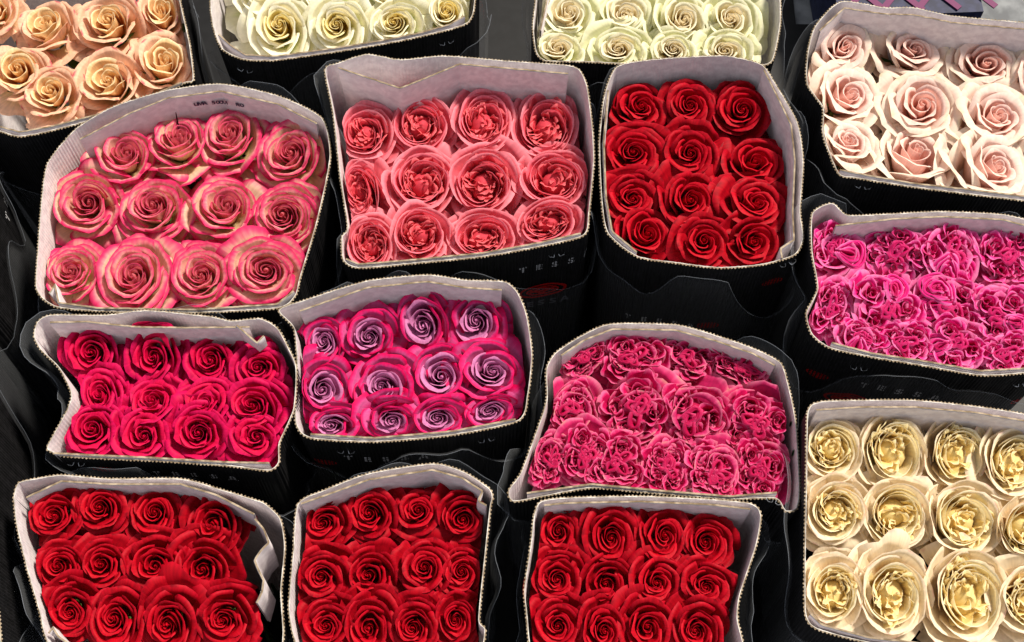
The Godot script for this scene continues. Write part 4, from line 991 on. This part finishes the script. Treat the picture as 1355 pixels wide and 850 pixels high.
	K.cream = {"form": kind({"form": "cup", "n": 15, "r0": 0.42, "r1": 0.93, "pw": 1.0, "to": 1.3, "wi": 1.7, "heart": 0.54, "hy": -0.05, "mid": 0.06, "split": 0.45, "wave": 0.018, "tip": 0.4, "drop": 0.4}), "n": 5, "mats": cre}
	var hot := [petal_mat(petal_skin(Color(0.88, 0.12, 0.50), Color(0.94, 0.48, 0.72), 0.76, Color(0.82, 0.06, 0.40), 0.06), Color(0.85, 0.85, 0.85)), petal_mat(petal_skin(Color(0.89, 0.26, 0.56), Color(0.93, 0.52, 0.72), 0.72, Color(0.86, 0.12, 0.45), 0.06), Color(0.85, 0.85, 0.85)), petal_mat(petal_skin(Color(0.78, 0.08, 0.38), Color(0.86, 0.30, 0.54), 0.75, Color(0.78, 0.04, 0.34), 0.06), Color(0.85, 0.85, 0.85))]
	K.hotpink = {"form": kind({"form": "lobes", "wave": 0.04, "to": 1.7, "drop": 0.55}), "n": 6, "mats": hot}
	var mag := [petal_mat(petal_skin(Color(0.82, 0.08, 0.37), Color(0.91, 0.42, 0.60), 0.76, Color(0.70, 0.04, 0.26), 0.06), Color(0.85, 0.85, 0.85)), petal_mat(petal_skin(Color(0.82, 0.16, 0.42), Color(0.90, 0.46, 0.60), 0.80, Color(0.74, 0.08, 0.30), 0.06, Color(0.85, 0.66, 0.55, 0.6)), Color(0.85, 0.85, 0.85)), petal_mat(petal_skin(Color(0.76, 0.08, 0.32), Color(0.84, 0.26, 0.46), 0.75, Color(0.66, 0.03, 0.22), 0.06), Color(0.85, 0.85, 0.85))]
	K.magenta = {"form": kind({"form": "lobes", "wave": 0.04, "to": 1.7, "drop": 0.55}), "n": 6, "mats": mag}
	for k in K.values():
		k.mats.append(M.sepal)
	var which := {"scarlet": "red", "crimson": "red", "ruby": "red", "cherry": "red"}
	var called := {
		"peach": ["peach_rose", "peach rose with a pale heart"], "white": ["white_rose", "white rose with a yellow centre"], "ivory": ["ivory_rose", "greenish ivory rose"], "blush": ["blush_rose", "pale blush rose"],
		"pink": ["bicolour_rose", "cream rose with deep pink edges"], "coral": ["coral_rose", "coral pink cupped rose"], "hotpink": ["ruffled_pink_rose", "ruffled hot pink rose"], "raspberry": ["raspberry_rose", "raspberry red rose"],
		"violet": ["lavender_rose", "lavender rose edged in magenta"], "magenta": ["ruffled_magenta_rose", "ruffled magenta rose"], "cream": ["cream_rose", "cream cupped rose with yellow heart"],
		"scarlet": ["red_rose", "red rose"], "crimson": ["red_rose", "dark red rose"], "ruby": ["red_rose", "red rose"], "cherry": ["red_rose", "red rose"],
	}
	var where := {"scarlet": "of the sleeve beside the coral ones", "crimson": "of the sleeve below the raspberry ones", "ruby": "of the sleeve below the lavender ones", "cherry": "of the sleeve below the ruffled magenta ones"}
	var nth := ["first", "second", "third", "fourth", "fifth", "sixth"]
	var sd := 100
	for key in BOXES:
		if BOXES[key].roses.is_empty():
			continue
		var k: Dictionary = K[which.get(key, key)]
		if not k.has("protos"):
			k.protos = []
			for i in k.n:
				sd += 1
				k.protos.append(flower(k.form, sd))
		rng.seed = hash(key)
		var rows: Array = BOXES[key].rows
		var names: Array = [["back", "front"], ["back", "middle", "front"], ["back", "second", "third", "front"]][rows.size() - 2]
		var at := 0
		for r in rows.size():
			for c in rows[r]:
				var label := "%s, %s from left in %s row %s" % [called[key][1], nth[c], names[r], where.get(key, "")]
				rose(key, called[key][0], label.strip_edges(), "roses packed in the sleeves", k.protos[(at * 3 + r + rng.randi() % 2) % k.protos.size()], k.mats, BOXES[key].roses[at])
				at += 1
